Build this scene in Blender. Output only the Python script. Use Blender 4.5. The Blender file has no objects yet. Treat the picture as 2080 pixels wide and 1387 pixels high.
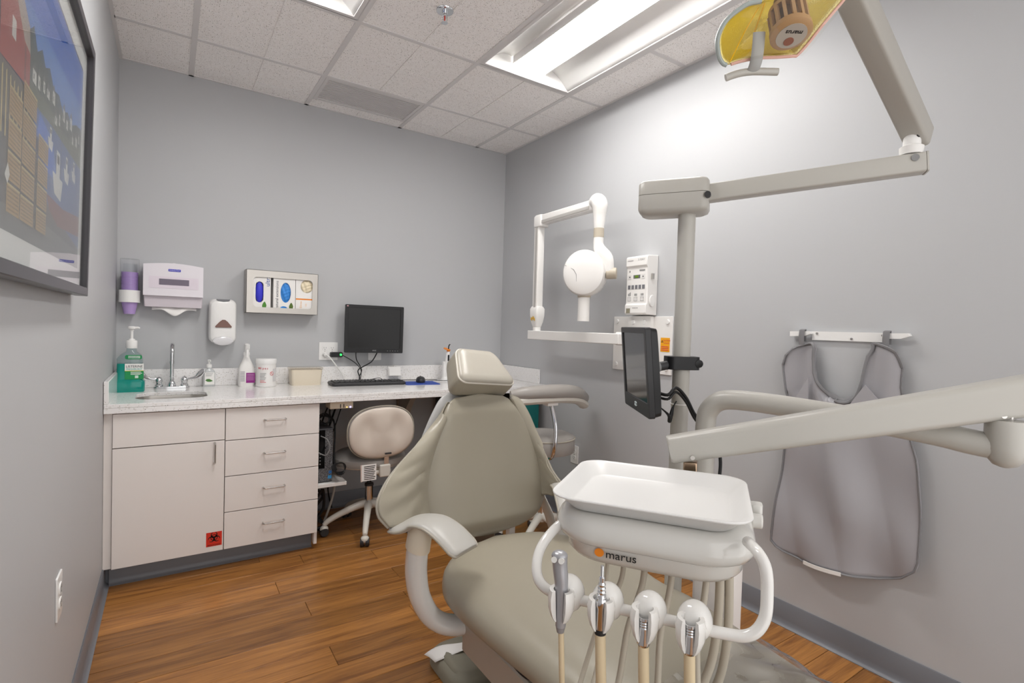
import bpy, math, random
from mathutils import Vector, Matrix
from mathutils.geometry import tessellate_polygon
random.seed(7)
PI = math.pi
scene = bpy.context.scene
COL = scene.collection

# ------------------------------------------------------------------ camera
F_PX, YAW, PITCH, ROLL = 1053.66, 0.583574, -0.025672, 0.030259
cam_d = bpy.data.cameras.new('camera'); cam = bpy.data.objects.new('camera', cam_d); COL.objects.link(cam)
cam_d.sensor_width = 36.0; cam_d.sensor_fit = 'HORIZONTAL'; cam_d.lens = F_PX * 36.0 / 2080.0
cam_d.clip_start = 0.02
fw = Vector((math.sin(YAW) * math.cos(PITCH), math.cos(YAW) * math.cos(PITCH), math.sin(PITCH)))
rt = Vector((math.cos(YAW), -math.sin(YAW), 0)); up = rt.cross(fw)
r2 = rt * math.cos(ROLL) + up * math.sin(ROLL); u2 = up * math.cos(ROLL) - rt * math.sin(ROLL)
cm = Matrix.Identity(4)
for i in range(3):
    cm[i][0] = r2[i]; cm[i][1] = u2[i]; cm[i][2] = -fw[i]
cm[0][3], cm[1][3], cm[2][3] = 0.2375, -3.4644, 1.2180
cam.matrix_world = cm
scene.camera = cam

# ------------------------------------------------------------------ light and exposure
wd = bpy.data.worlds.new('world'); scene.world = wd; wd.use_nodes = True
wd.node_tree.nodes['Background'].inputs[0].default_value = (1.0, 0.99, 0.98, 1)
WORLD_STRENGTH = 1.4  # uniform fill light added, entering through the open front of the room
LAMP_STRENGTH = 20.0
wd.node_tree.nodes['Background'].inputs[1].default_value = WORLD_STRENGTH
vs = scene.view_settings
vs.view_transform = 'Standard'; vs.look = 'None'; vs.gamma = 1.0; vs.exposure = 0.32; vs.use_curve_mapping = False

W, H, FRONT, CT = 2.417, 2.574, -4.3, 0.834      # room width, height, front end, counter top

# ------------------------------------------------------------------ materials
def lin(c):
    if isinstance(c, str):
        c = c.lstrip('#'); c = [int(c[i:i + 2], 16) / 255 for i in (0, 2, 4)]
    return tuple(x / 12.92 if x <= .04045 else ((x + .055) / 1.055) ** 2.4 for x in c) + (1.0,)
MATS = {}
def mat(name, color, rough=.5, metal=0.0, bump=0.0, bscale=200.0, var=0.0, vscale=8.0, emit=0.0, coat=0.0, spec=None, trans=0.0, ior=1.45, alpha=1.0, objvar=0.0):
    if name in MATS: return MATS[name]
    m = bpy.data.materials.new(name); m.use_nodes = True; MATS[name] = m
    nt = m.node_tree; b = nt.nodes['Principled BSDF']; c = lin(color)
    b.inputs['Base Color'].default_value = c; b.inputs['Roughness'].default_value = rough; b.inputs['Metallic'].default_value = metal
    b.inputs['IOR'].default_value = ior
    if coat: b.inputs['Coat Weight'].default_value = coat; b.inputs['Coat Roughness'].default_value = .08
    if spec is not None: b.inputs['Specular IOR Level'].default_value = spec
    if trans: b.inputs['Transmission Weight'].default_value = trans
    if alpha < 1: b.inputs['Alpha'].default_value = alpha
    if emit: b.inputs['Emission Color'].default_value = c; b.inputs['Emission Strength'].default_value = emit
    tc = nt.nodes.new('ShaderNodeTexCoord')
    if bump:
        n = nt.nodes.new('ShaderNodeTexNoise'); n.inputs['Scale'].default_value = bscale; n.inputs['Detail'].default_value = 3
        nt.links.new(tc.outputs['Object'], n.inputs['Vector'])
        bp = nt.nodes.new('ShaderNodeBump'); bp.inputs['Strength'].default_value = bump; bp.inputs['Distance'].default_value = .002
        nt.links.new(n.outputs['Fac'], bp.inputs['Height']); nt.links.new(bp.outputs['Normal'], b.inputs['Normal'])
    if var or objvar:
        n = nt.nodes.new('ShaderNodeTexNoise'); n.inputs['Scale'].default_value = vscale; n.inputs['Detail'].default_value = 4
        nt.links.new(tc.outputs['Object'], n.inputs['Vector'])
        mx = nt.nodes.new('ShaderNodeMix'); mx.data_type = 'RGBA'
        mx.inputs['A'].default_value = tuple(x * (1 - var) for x in c[:3]) + (1,); mx.inputs['B'].default_value = tuple(min(1, x * (1 + var)) for x in c[:3]) + (1,)
        nt.links.new(n.outputs['Fac'], mx.inputs['Factor']); nt.links.new(mx.outputs['Result'], b.inputs['Base Color'])
    return m

def speck_mat(name, base, specks, rough, bump=0.0):
    """base colour with layers of (colour, scale, threshold) voronoi specks"""
    m = bpy.data.materials.new(name); m.use_nodes = True; MATS[name] = m
    nt = m.node_tree; b = nt.nodes['Principled BSDF']; b.inputs['Roughness'].default_value = rough
    tc = nt.nodes.new('ShaderNodeTexCoord'); col = None; mask = None
    rgb = nt.nodes.new('ShaderNodeRGB'); rgb.outputs[0].default_value = lin(base); col = rgb.outputs[0]
    for (c, scale, thr, amt) in specks:
        v = nt.nodes.new('ShaderNodeTexVoronoi'); v.inputs['Scale'].default_value = scale
        nt.links.new(tc.outputs['Object'], v.inputs['Vector'])
        sep = nt.nodes.new('ShaderNodeSeparateColor'); nt.links.new(v.outputs['Color'], sep.inputs[0])
        gt = nt.nodes.new('ShaderNodeMath'); gt.operation = 'LESS_THAN'; nt.links.new(sep.outputs[0], gt.inputs[0]); gt.inputs[1].default_value = amt
        ls = nt.nodes.new('ShaderNodeMath'); ls.operation = 'LESS_THAN'; nt.links.new(v.outputs['Distance'], ls.inputs[0]); ls.inputs[1].default_value = thr
        lt = nt.nodes.new('ShaderNodeMath'); lt.operation = 'MULTIPLY'; nt.links.new(gt.outputs[0], lt.inputs[0]); nt.links.new(ls.outputs[0], lt.inputs[1])
        mx = nt.nodes.new('ShaderNodeMix'); mx.data_type = 'RGBA'; nt.links.new(lt.outputs[0], mx.inputs['Factor'])
        nt.links.new(col, mx.inputs['A']); mx.inputs['B'].default_value = lin(c); col = mx.outputs['Result']; mask = lt.outputs[0]
    nt.links.new(col, b.inputs['Base Color'])
    if bump:
        bp = nt.nodes.new('ShaderNodeBump'); bp.invert = True; bp.inputs['Strength'].default_value = bump; bp.inputs['Distance'].default_value = .002
        nt.links.new(mask, bp.inputs['Height']); nt.links.new(bp.outputs['Normal'], b.inputs['Normal'])
    return m

def wood_mat(name):
    m = bpy.data.materials.new(name); m.use_nodes = True; MATS[name] = m
    nt = m.node_tree; b = nt.nodes['Principled BSDF']; b.inputs['Roughness'].default_value = .32
    N = nt.nodes.new; K = nt.links.new
    tc = N('ShaderNodeTexCoord'); oi = N('ShaderNodeObjectInfo')
    off = N('ShaderNodeVectorMath'); off.operation = 'SCALE'; cmb = N('ShaderNodeCombineXYZ')
    for i in range(3): K(oi.outputs['Random'], cmb.inputs[i])
    K(cmb.outputs[0], off.inputs[0]); off.inputs['Scale'].default_value = 37.0
    add = N('ShaderNodeVectorMath'); K(tc.outputs['Object'], add.inputs[0]); K(off.outputs[0], add.inputs[1])
    mp = N('ShaderNodeMapping'); mp.inputs['Scale'].default_value = (1.1, 16.0, 1.0); K(add.outputs[0], mp.inputs[0])
    n1 = N('ShaderNodeTexNoise'); n1.inputs['Scale'].default_value = 2.2; n1.inputs['Detail'].default_value = 6; n1.inputs['Roughness'].default_value = .62; n1.inputs['Distortion'].default_value = .8
    K(mp.outputs[0], n1.inputs['Vector'])
    mp2 = N('ShaderNodeMapping'); mp2.inputs['Scale'].default_value = (3.0, 90.0, 1.0); K(add.outputs[0], mp2.inputs[0])
    n2 = N('ShaderNodeTexNoise'); n2.inputs['Scale'].default_value = 2.0; n2.inputs['Detail'].default_value = 4; K(mp2.outputs[0], n2.inputs['Vector'])
    r1 = N('ShaderNodeValToRGB'); e = r1.color_ramp.elements
    e[0].position = .34; e[0].color = lin('#87562a'); e[1].position = .66; e[1].color = lin('#bb8142')
    q = r1.color_ramp.elements.new(.5); q.color = lin('#a67039')
    K(n1.outputs['Fac'], r1.inputs[0])
    r2_ = N('ShaderNodeValToRGB'); r2_.color_ramp.elements[0].position = .30; r2_.color_ramp.elements[0].color = (.62, .58, .54, 1); r2_.color_ramp.elements[1].position = .55; r2_.color_ramp.elements[1].color = (1, 1, 1, 1)
    K(n2.outputs['Fac'], r2_.inputs[0])
    mx = N('ShaderNodeMix'); mx.data_type = 'RGBA'; mx.blend_type = 'MULTIPLY'; mx.inputs['Factor'].default_value = .55
    K(r1.outputs[0], mx.inputs['A']); K(r2_.outputs[0], mx.inputs['B'])
    mr = N('ShaderNodeMapRange'); mr.inputs['To Min'].default_value = .66; mr.inputs['To Max'].default_value = 1.16; K(oi.outputs['Random'], mr.inputs['Value'])
    hs = N('ShaderNodeHueSaturation'); K(mr.outputs[0], hs.inputs['Value']); K(mx.outputs['Result'], hs.inputs['Color'])
    K(hs.outputs[0], b.inputs['Base Color'])
    bp = N('ShaderNodeBump'); bp.inputs['Strength'].default_value = .08; bp.inputs['Distance'].default_value = .001; K(n2.outputs['Fac'], bp.inputs['Height']); K(bp.outputs[0], b.inputs['Normal'])
    return m

def gold_mat(name):
    """dichroic glass: lets some light through yellow, mirrors the rest"""
    m = bpy.data.materials.new(name); m.use_nodes = True; MATS[name] = m
    nt = m.node_tree; nt.nodes.clear(); N = nt.nodes.new; K = nt.links.new
    o = N('ShaderNodeOutputMaterial'); mx = N('ShaderNodeMixShader'); t = N('ShaderNodeBsdfTranslucent'); g = N('ShaderNodeBsdfGlossy')
    tc = N('ShaderNodeTexCoord'); n = N('ShaderNodeTexNoise'); n.inputs['Scale'].default_value = 420; K(tc.outputs['Object'], n.inputs['Vector'])
    bp = N('ShaderNodeBump'); bp.inputs['Strength'].default_value = .5; bp.inputs['Distance'].default_value = .002; K(n.outputs['Fac'], bp.inputs['Height'])
    t.inputs[0].default_value = lin('#f7ea8c'); g.inputs[0].default_value = lin('#f8ecb4'); g.inputs['Roughness'].default_value = .22; K(bp.outputs[0], g.inputs['Normal']); K(bp.outputs[0], t.inputs['Normal'])
    mx.inputs[0].default_value = .5; K(t.outputs[0], mx.inputs[1]); K(g.outputs[0], mx.inputs[2]); K(mx.outputs[0], o.inputs[0])
    return m

def pane_mat(name, color=(1, 1, 1), rough=.0, ior=1.45, tint=1.0, boost=1.0):
    """thin clear sheet: see-through with a mirror reflection that grows at grazing angles"""
    m = bpy.data.materials.new(name); m.use_nodes = True; MATS[name] = m
    nt = m.node_tree; nt.nodes.clear(); N = nt.nodes.new; K = nt.links.new
    o = N('ShaderNodeOutputMaterial'); mx = N('ShaderNodeMixShader'); t = N('ShaderNodeBsdfTransparent'); g = N('ShaderNodeBsdfGlossy'); f = N('ShaderNodeFresnel')
    t.inputs[0].default_value = tuple(color) + (1,); g.inputs['Roughness'].default_value = rough; f.inputs[0].default_value = ior
    ge = N('ShaderNodeNewGeometry'); mr_ = N('ShaderNodeMapRange'); mr_.inputs['To Min'].default_value = ior; mr_.inputs['To Max'].default_value = 1 / ior; K(ge.outputs['Backfacing'], mr_.inputs['Value']); K(mr_.outputs[0], f.inputs[0])
    mu = N('ShaderNodeMath'); mu.operation = 'MULTIPLY'; mu.inputs[1].default_value = boost; mu.use_clamp = True; K(f.outputs[0], mu.inputs[0])
    K(mu.outputs[0], mx.inputs[0]); K(t.outputs[0], mx.inputs[1]); K(g.outputs[0], mx.inputs[2]); K(mx.outputs[0], o.inputs[0])
    return m

M_wall = mat('wall_paint', '#bdbec0', .48, bump=.05, bscale=300)
M_tile = speck_mat('ceiling_tile', '#fbf8f6', [('#dcd6d2', 240, .38, .45), ('#7d7773', 120, .20, .42)], .95, bump=.3)
M_grid = mat('grid_white', '#dcd9d8', .5)
M_white = mat('white_gloss', '#efeeec', .22)
M_whitem = mat('white_matte', '#ebe9e6', .5)
M_lam = mat('laminate', '#ece6e2', .35)
M_wood = wood_mat('floor_wood')
M_base = mat('baseboard_vinyl', '#787a80', .35)
M_quartz = speck_mat('quartz', '#f0eeed', [('#e4e1de', 90, .45, .3), ('#b3aeaa', 230, .34, .11), ('#77736f', 120, .20, .08)], .14)
M_chrome = mat('chrome', '#d9dadc', .08, 1.0)
M_steel = mat('brushed_steel', '#bdb8b2', .34, 1.0, bump=.05, bscale=400)
M_nickel = mat('nickel', '#c9c6c2', .25, 1.0)
M_black = mat('black_plastic', '#1c1c1e', .42)
M_blackg = mat('black_gloss', '#0b0b0d', .12)
M_dark = mat('dark_plastic', '#333335', .45)
M_cable = mat('black_cable', '#161617', .5)
M_vinyl = mat('taupe_vinyl', '#a29b8b', .30, bump=.06, bscale=500, var=.03)
M_vinylg = mat('grey_vinyl', '#b6b3ad', .34, bump=.06, bscale=500)
M_stoolv = mat('stool_vinyl', '#9d9893', .36, bump=.05, bscale=400)
M_piping = mat('piping', '#a9a295', .4)
M_enamel = mat('light_enamel', '#d6d2c9', .24)
M_unit = mat('unit_enamel', '#d6d4cf', .14, coat=.4)
M_tube = mat('tube_enamel', '#e4e2de', .12, coat=.4)
M_post = mat('post_enamel', '#bab7b0', .30)
M_beige = mat('beige_plastic', '#e3d8c4', .4)
M_shell = mat('stool_shell', '#d9cdc1', .38)
M_xray = mat('xray_white', '#efedea', .24)
M_ring = mat('beige_ring', '#bfb5a4', .4)
M_teal = mat('teal_board', '#0b6a68', .4)
M_red = mat('sticker_red', '#d8321f', .5)
M_orange = mat('orange', '#f08a1c', .45)
M_yellow = mat('caution_yellow', '#f2a90c', .5)
M_ink = mat('ink_black', '#161616', .6)
M_inkg = mat('ink_grey', '#8a8a8a', .6)
M_blue = mat('print_blue', '#2a2fc0', .5)
M_lblue = mat('glove_blue', '#3f8fe0', .5, bump=.3, bscale=60, var=.12, vscale=40)
M_vio = mat('glove_violet', '#3d3ed0', .45)
M_cream = mat('glove_cream', '#efe2c4', .6, bump=.4, bscale=60, var=.08, vscale=40)
M_paper = mat('paper', '#f3f1ee', .7)
M_green = mat('label_green', '#0f8f4f', .45)
M_lilac = mat('cup_lilac', '#b59ad2', .5)
M_apron = mat('apron_fabric', '#a7a5a9', .34, bump=.08, bscale=600)
M_aprond = mat('apron_binding', '#7f7e80', .5)
M_rubber = mat('rubber_olive', '#8b8778', .55)
M_hose = mat('hose_tan', '#d9c7a5', .45)
M_hoseg = mat('hose_grey', '#b9b1a2', .4)
M_silver = mat('silver_plastic', '#a9a9ad', .3, .4)
M_led = mat('led_green', '#1fff40', .4, emit=6.0)
M_ledv = mat('led_violet', '#8f8cff', .4, emit=4.0)
M_amber = mat('amber_plastic', '#6b3d2a', .2, coat=.5)
M_pane = pane_mat('clear_pane', (.97, .98, .98))
M_acryl = pane_mat('clear_acrylic', (.975, .98, .985), .03)
M_film = pane_mat('clear_film', (.93, .92, .91), .05, boost=3.0)
M_amberclear = mat('orange_clear', '#f08a10', .15, coat=.3)

# ------------------------------------------------------------------ mesh helpers
def V(*a): return Vector(a if len(a) == 3 else a[0])
def catmull(pts, n=6):
    P = [Vector(p) for p in pts]; out = []
    for i in range(len(P) - 1):
        p0 = P[max(i - 1, 0)]; p1 = P[i]; p2 = P[i + 1]; p3 = P[min(i + 2, len(P) - 1)]
        for k in range(n):
            t = k / n
            out.append(.5 * ((2 * p1) + (p2 - p0) * t + (2 * p0 - 5 * p1 + 4 * p2 - p3) * t * t + (3 * p1 - p0 - 3 * p2 + p3) * t ** 3))
    out.append(P[-1]); return out
def interp(tbl, x):
    if x <= tbl[0][0]: return tbl[0][1]
    for (a, va), (b, vb) in zip(tbl, tbl[1:]):
        if x <= b: return va + (vb - va) * (x - a) / (b - a)
    return tbl[-1][1]
def smooth_interp(tbl, x):
    if x <= tbl[0][0]: return tbl[0][1]
    if x >= tbl[-1][0]: return tbl[-1][1]
    for i in range(len(tbl) - 1):
        a, va = tbl[i]; b, vb = tbl[i + 1]
        if x <= b:
            t = (x - a) / (b - a)
            ma = (vb - tbl[i - 1][1]) / (b - tbl[i - 1][0]) if i > 0 else (vb - va) / (b - a)
            mb = (tbl[i + 2][1] - va) / (tbl[i + 2][0] - a) if i + 2 < len(tbl) else (vb - va) / (b - a)
            h = b - a
            return (2 * t ** 3 - 3 * t ** 2 + 1) * va + (t ** 3 - 2 * t ** 2 + t) * h * ma + (-2 * t ** 3 + 3 * t ** 2) * vb + (t ** 3 - t ** 2) * h * mb
def rrect(w, h, r, n=5, cx=0, cy=0):
    """rounded rectangle outline, counter-clockwise, centred"""
    out = []
    for (sx, sy, a0) in ((1, 1, 0), (-1, 1, 90), (-1, -1, 180), (1, -1, 270)):
        for k in range(n + 1):
            a = math.radians(a0 + 90 * k / n)
            out.append((cx + sx * (w / 2 - r) + r * math.cos(a), cy + sy * (h / 2 - r) + r * math.sin(a)))
    return out
def ell(rx, ry, n=28, cx=0, cy=0): return [(cx + rx * math.cos(2 * PI * k / n), cy + ry * math.sin(2 * PI * k / n)) for k in range(n)]
def frame(o, x, y, z=None):
    o = Vector(o); x = Vector(x).normalized(); y = Vector(y); y = (y - x * y.dot(x)).normalized(); z = x.cross(y)
    m = Matrix.Identity(4)
    for i in range(3): m[i][0] = x[i]; m[i][1] = y[i]; m[i][2] = z[i]; m[i][3] = o[i]
    return m
def FY(x, y, z): return frame((x, y, z), (1, 0, 0), (0, 0, 1))        # sheet facing -Y (on the back wall): local x right, y up, z towards viewer
def FXm(x, y, z): return frame((x, y, z), (0, -1, 0), (0, 0, 1))      # sheet facing -X (on the right wall)
def FXp(x, y, z): return frame((x, y, z), (0, 1, 0), (0, 0, 1))       # sheet facing +X (on the left wall)
I4 = Matrix.Identity(4)

class MB:
    def __init__(s, fr=None): s.v = []; s.f = []; s.mi = []; s.k = 0; s.fr = fr or I4
    def add(s, vs_, fs, fr=None):
        b = len(s.v); m = s.fr @ fr if fr is not None else s.fr
        s.v += [m @ Vector(p) for p in vs_]
        for f in fs: s.f.append([i + b for i in f]); s.mi.append(s.k)
        return s
    def m(s, k): s.k = k; return s
    def box(s, x0, x1, y0, y1, z0, z1, fr=None):
        return s.add([(x, y, z) for z in (z0, z1) for y in (y0, y1) for x in (x0, x1)], [(0, 2, 3, 1), (4, 5, 7, 6), (0, 1, 5, 4), (2, 6, 7, 3), (0, 4, 6, 2), (1, 3, 7, 5)], fr)
    def loft(s, rings, cap=True, closed=False, fr=None):
        n = len(rings[0]); vs_ = [p for r in rings for p in r]; fs = []
        R = len(rings)
        for i in range(R if closed else R - 1):
            a = i * n; b = ((i + 1) % R) * n
            for k in range(n): fs.append((a + k, a + (k + 1) % n, b + (k + 1) % n, b + k))
        if cap and not closed: fs.append(tuple(reversed(range(n)))); fs.append(tuple(range((R - 1) * n, R * n)))
        return s.add(vs_, fs, fr)
    def cyl(s, p0, p1, r0, r1=None, n=24, fr=None):
        p0 = Vector(p0); p1 = Vector(p1); r1 = r0 if r1 is None else r1
        d = (p1 - p0).normalized(); a = d.orthogonal().normalized(); b = d.cross(a)
        ring = lambda p, r: [p + a * (r * math.cos(2 * PI * k / n)) + b * (r * math.sin(2 * PI * k / n)) for k in range(n)]
        return s.loft([ring(p0, r0), ring(p1, r1)], fr=fr)
    def tube(s, path, r, n=12, closed=False, flat=1.0, upv=None, fr=None, cap=True):
        P = [Vector(p) for p in path]; N = len(P); R = r if isinstance(r, (list, tuple)) else [r] * N
        if len(R) != N: R = [interp([(i / (len(R) - 1), q) for i, q in enumerate(R)], j / (N - 1)) for j in range(N)]
        rings = []; a = None
        for i in range(N):
            t = ((P[(i + 1) % N] - P[i - 1]) if closed else (P[min(i + 1, N - 1)] - P[max(i - 1, 0)])).normalized()
            if upv is not None: a = Vector(upv); a = (a - t * a.dot(t)).normalized()
            elif a is None: a = t.orthogonal().normalized()
            else: a = (a - t * a.dot(t)).normalized()
            b = t.cross(a)
            rings.append([P[i] + a * (R[i] * math.cos(2 * PI * k / n)) + b * (R[i] * flat * math.sin(2 * PI * k / n)) for k in range(n)])
        return s.loft(rings, cap=cap, closed=closed, fr=fr)
    def lathe(s, prof, c=(0, 0, 0), n=32, fr=None, sx=1.0, sy=1.0):
        c = Vector(c); rings = [[(c.x + r * sx * math.cos(2 * PI * k / n), c.y + r * sy * math.sin(2 * PI * k / n), c.z + z) for k in range(n)] for r, z in prof]
        return s.loft(rings, cap=True, fr=fr)
    def plate(s, outer, holes, z0, z1, fr=None):
        """flat sheet with holes, z0..z1 thick, outline in local xy"""
        loops = [list(outer)] + [list(h) for h in holes]
        pts = [p for l in loops for p in l]; n = len(pts)
        tri = tessellate_polygon([[Vector((p[0], p[1], 0)) for p in l] for l in loops])
        vs_ = [(p[0], p[1], z1) for p in pts] + [(p[0], p[1], z0) for p in pts]; fs = []
        for t in tri:
            a, b, c = t
            ar = (pts[b][0] - pts[a][0]) * (pts[c][1] - pts[a][1]) - (pts[c][0] - pts[a][0]) * (pts[b][1] - pts[a][1])
            if ar < 0: b, c = c, b
            fs.append((a, b, c)); fs.append((c + n, b + n, a + n))
        st = 0
        for li, l in enumerate(loops):
            A = sum(l[i][0] * l[(i + 1) % len(l)][1] - l[(i + 1) % len(l)][0] * l[i][1] for i in range(len(l)))
            ccw = A > 0
            for i in range(len(l)):
                a, b = st + i, st + (i + 1) % len(l)
                q = (a, a + n, b + n, b)
                if (li == 0) != ccw: q = q[::-1]
                fs.append(q)
            st += len(l)
        return s.add(vs_, fs, fr)
    def prism(s, outline, z0, z1, fr=None): return s.plate(outline, [], z0, z1, fr)
    def grid(s, fn, nu, nv, fr=None):
        vs_ = [fn(i / nu, j / nv) for j in range(nv + 1) for i in range(nu + 1)]
        fs = [(j * (nu + 1) + i, j * (nu + 1) + i + 1, (j + 1) * (nu + 1) + i + 1, (j + 1) * (nu + 1) + i) for j in range(nv) for i in range(nu)]
        return s.add(vs_, fs, fr)
    def ball(s, c, rx, ry=None, rz=None, n=20, m=12, fr=None):
        ry = ry or rx; rz = rz or rx; c = Vector(c)
        rings = []
        for j in range(1, m):
            a = PI * j / m; rings.append([(c.x + rx * math.sin(a) * math.cos(2 * PI * k / n), c.y + ry * math.sin(a) * math.sin(2 * PI * k / n), c.z - rz * math.cos(a)) for k in range(n)])
        return s.loft(rings, fr=fr)
    def mesh(s, name, mats, ang=35):
        me = bpy.data.meshes.new(name); me.from_pydata([tuple(v) for v in s.v], [], s.f)
        for q in mats: me.materials.append(q)
        me.polygons.foreach_set('material_index', s.mi); me.polygons.foreach_set('use_smooth', [True] * len(s.f))
        me.update(); me.set_sharp_from_angle(angle=math.radians(ang)); return me
    def build(s, name, mats, parent=None, bev=0, seg=2, ang=35, solid=0, sub=0, soff=-1.0):
        if not isinstance(mats, (list, tuple)): mats = [mats]
        off = offset_of(parent)
        if off is not None: s.v = [v - off for v in s.v]
        o = bpy.data.objects.new(name, s.mesh(name, mats, ang)); COL.objects.link(o)
        if parent: o.parent = parent
        if solid:
            d = o.modifiers.new('solid', 'SOLIDIFY'); d.thickness = solid; d.offset = soff
        if sub:
            d = o.modifiers.new('sub', 'SUBSURF'); d.levels = sub; d.render_levels = sub
        if bev:
            d = o.modifiers.new('bevel', 'BEVEL'); d.width = bev; d.segments = seg; d.limit_method = 'ANGLE'; d.angle_limit = math.radians(40); d.harden_normals = False
        return o
OFF = {}
def offset_of(p):
    while p is not None:
        if p.name in OFF: return OFF[p.name]
        p = p.parent
    return None
def tag(o, label, cat, group=None):
    o['label'] = label; o['category'] = cat
    if group: o['group'] = group
    return o
def struct(o): o['kind'] = 'structure'; return o
def thing(name, label, cat, loc=(0, 0, 0), rotz=0.0, group=None, world=True):
    """an Empty at the thing's base; with world=True its parts are given in room coordinates"""
    o = bpy.data.objects.new(name, None); COL.objects.link(o); o.location = loc; o.rotation_euler = (0, 0, rotz); o.empty_display_size = .05
    if world: OFF[o.name] = Vector(loc)
    return tag(o, label, cat, group)
def text(name, s, size, fr, m, parent=None, align='CENTER', ext=.0004, sx=1.0):
    c = bpy.data.curves.new(name, 'FONT'); c.body = s; c.size = size; c.align_x = align; c.align_y = 'CENTER'; c.extrude = ext; c.resolution_u = 3
    t = bpy.data.objects.new(name + '_tmp', c); COL.objects.link(t)
    me = bpy.data.meshes.new_from_object(t.evaluated_get(bpy.context.evaluated_depsgraph_get())); bpy.data.objects.remove(t); bpy.data.curves.remove(c)
    off = offset_of(parent); sc = Matrix.Diagonal((sx, 1, 1, 1))
    me.transform(fr @ sc)
    if off is not None: me.transform(Matrix.Translation(-off))
    me.materials.clear(); me.materials.append(m)
    o = bpy.data.objects.new(name, me); COL.objects.link(o)
    if parent: o.parent = parent
    return o
def dup(root, loc, rotz=None, label=None):
    r = root.copy(); COL.objects.link(r); r.location = loc
    if rotz is not None: r.rotation_euler = (0, 0, rotz)
    if label: r['label'] = label
    for ch in list(root.children):
        c = ch.copy(); COL.objects.link(c); c.parent = r
        for g in ch.children:
            d = g.copy(); COL.objects.link(d); d.parent = c
    return r

# ================================================================== the room
def slab(name, x0, x1, y0, y1, z0, z1, m): return struct(MB().box(x0, x1, y0, y1, z0, z1).build(name, m))
wall_b = slab('wall_back', -.1, W + .1, 0, .1, 0, H + .15, M_wall)
slab('wall_left', -.1, 0, FRONT, 0, 0, H + .15, M_wall)
slab('wall_right', W, W + .1, FRONT, 0, 0, H + .15, M_wall)
floor = slab('floor', -.1, W + .1, FRONT, .1, -.06, -.0042, mat('subfloor', '#4a3826', .9))
pw = .125; yy = 0.0; row = 0
plank_len = 1.22
me_plank = MB().box(0, plank_len - .0012, 0, pw - .0012, -.004, 0).mesh('plank', [M_wood])
while yy > FRONT:
    y1 = yy - pw; x = -random.random() * 1.1
    while x < W:
        xa = max(x, 0); xb = min(x + plank_len, W)
        if xb - xa > .01:
            full = xb - xa > plank_len - .001
            o = bpy.data.objects.new('plank', me_plank if full else MB().box(0, xb - xa - .0012, 0, pw - .0012, -.004, 0).mesh('plank', [M_wood])); COL.objects.link(o)
            o.location = (xa, y1, 0); o.parent = floor
            d = o.modifiers.new('bevel', 'BEVEL'); d.width = .0012; d.segments = 1
        x += plank_len
    yy = y1
# cove baseboards with a turned-out toe
PROF = [(0, .100), (.003, .102), (.006, .098), (.0065, .03), (.009, .014), (.016, .005), (.022, .002), (.022, 0), (0, 0)]
def baseboard(name, p0, p1, nrm):
    p0 = Vector(p0); p1 = Vector(p1); n = Vector(nrm)
    rings = [[p + n * a + Vector((0, 0, b)) for a, b in PROF] for p in (p0, p1)]
    return struct(MB().loft(rings).build(name, M_base, ang=50))
baseboard('baseboard_left', (0, FRONT, 0), (0, -.54, 0), (1, 0, 0))
baseboard('baseboard_right', (W, FRONT, 0), (W, 0, 0), (-1, 0, 0))
baseboard('baseboard_back', (.92, 0, 0), (W - .02, 0, 0), (0, -1, 0))
baseboard('baseboard_cabinet', (0.02, -.538, 0), (.893, -.538, 0), (0, -1, 0))

# suspended ceiling: grid of tees, scored tiles, a slot diffuser, two recessed luminaires
ceiling = slab('ceiling', -.1, W + .1, FRONT, .1, H + .13, H + .17, M_whitem)
TX = [0, .322, .932, 1.541, 2.151, W]
TY = [0, -.465, -1.085, -1.695, -2.305, -2.915, -3.525, -4.135, FRONT]
def tee(x0, x1, y0, y1):
    MB().box(x0, x1, y0, y1, H - .003, H + .012).build('grid_tee', M_grid, ceiling)
for x in TX[1:-1]: tee(x - .012, x + .012, FRONT, 0)
for x0, x1 in zip(TX, TX[1:]):
    for y in TY[1:-1]:
        if not (y == -1.695 and x0 in (.322, 1.541)): tee(x0 + .012, x1 - .012, y - .012, y + .012)
tee(0, .016, FRONT, 0); tee(W - .016, W, FRONT, 0); tee(.016, W - .016, -.016, 0)
LIGHTS = {(3, 2), (3, 3), (1, 2), (1, 3)}
for i, (x0, x1) in enumerate(zip(TX, TX[1:])):
    for j, (y1, y0) in enumerate(zip(TY, TY[1:])):
        if (i, j) in LIGHTS or y1 - y0 < .05: continue
        a0, a1, b0, b1 = x0 + .002, x1 - .002, y0 + .002, y1 - .002
        if (i, j) == (2, 0): b0 = -.118; 
        m = MB(); m.box(a0, a1, b0, b1, H + .0045, H + .018)
        xs = [a0 + .009, a1 - .009]; ys = [b0 + .009, b1 - .009]
        if i in (1, 2, 3): xs = [a0 + .009, (x0 + x1) / 2 - .003, (x0 + x1) / 2 + .003, a1 - .009]
        elif i == 0: xs = [a0 + .009, a1 - .009]
        ym = (y0 + y1) / 2 if j else -.155
        if (i, j) != (2, 0): ys = [b0 + .009, ym - .003, ym + .003, b1 - .009]
        for xa, xb in zip(xs[::2], xs[1::2]):
            for ya, yb in zip(ys[::2], ys[1::2]): m.box(xa, xb, ya, yb, H + .001, H + .0045)
        m.build('ceiling_tile', M_tile, ceiling)
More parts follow.
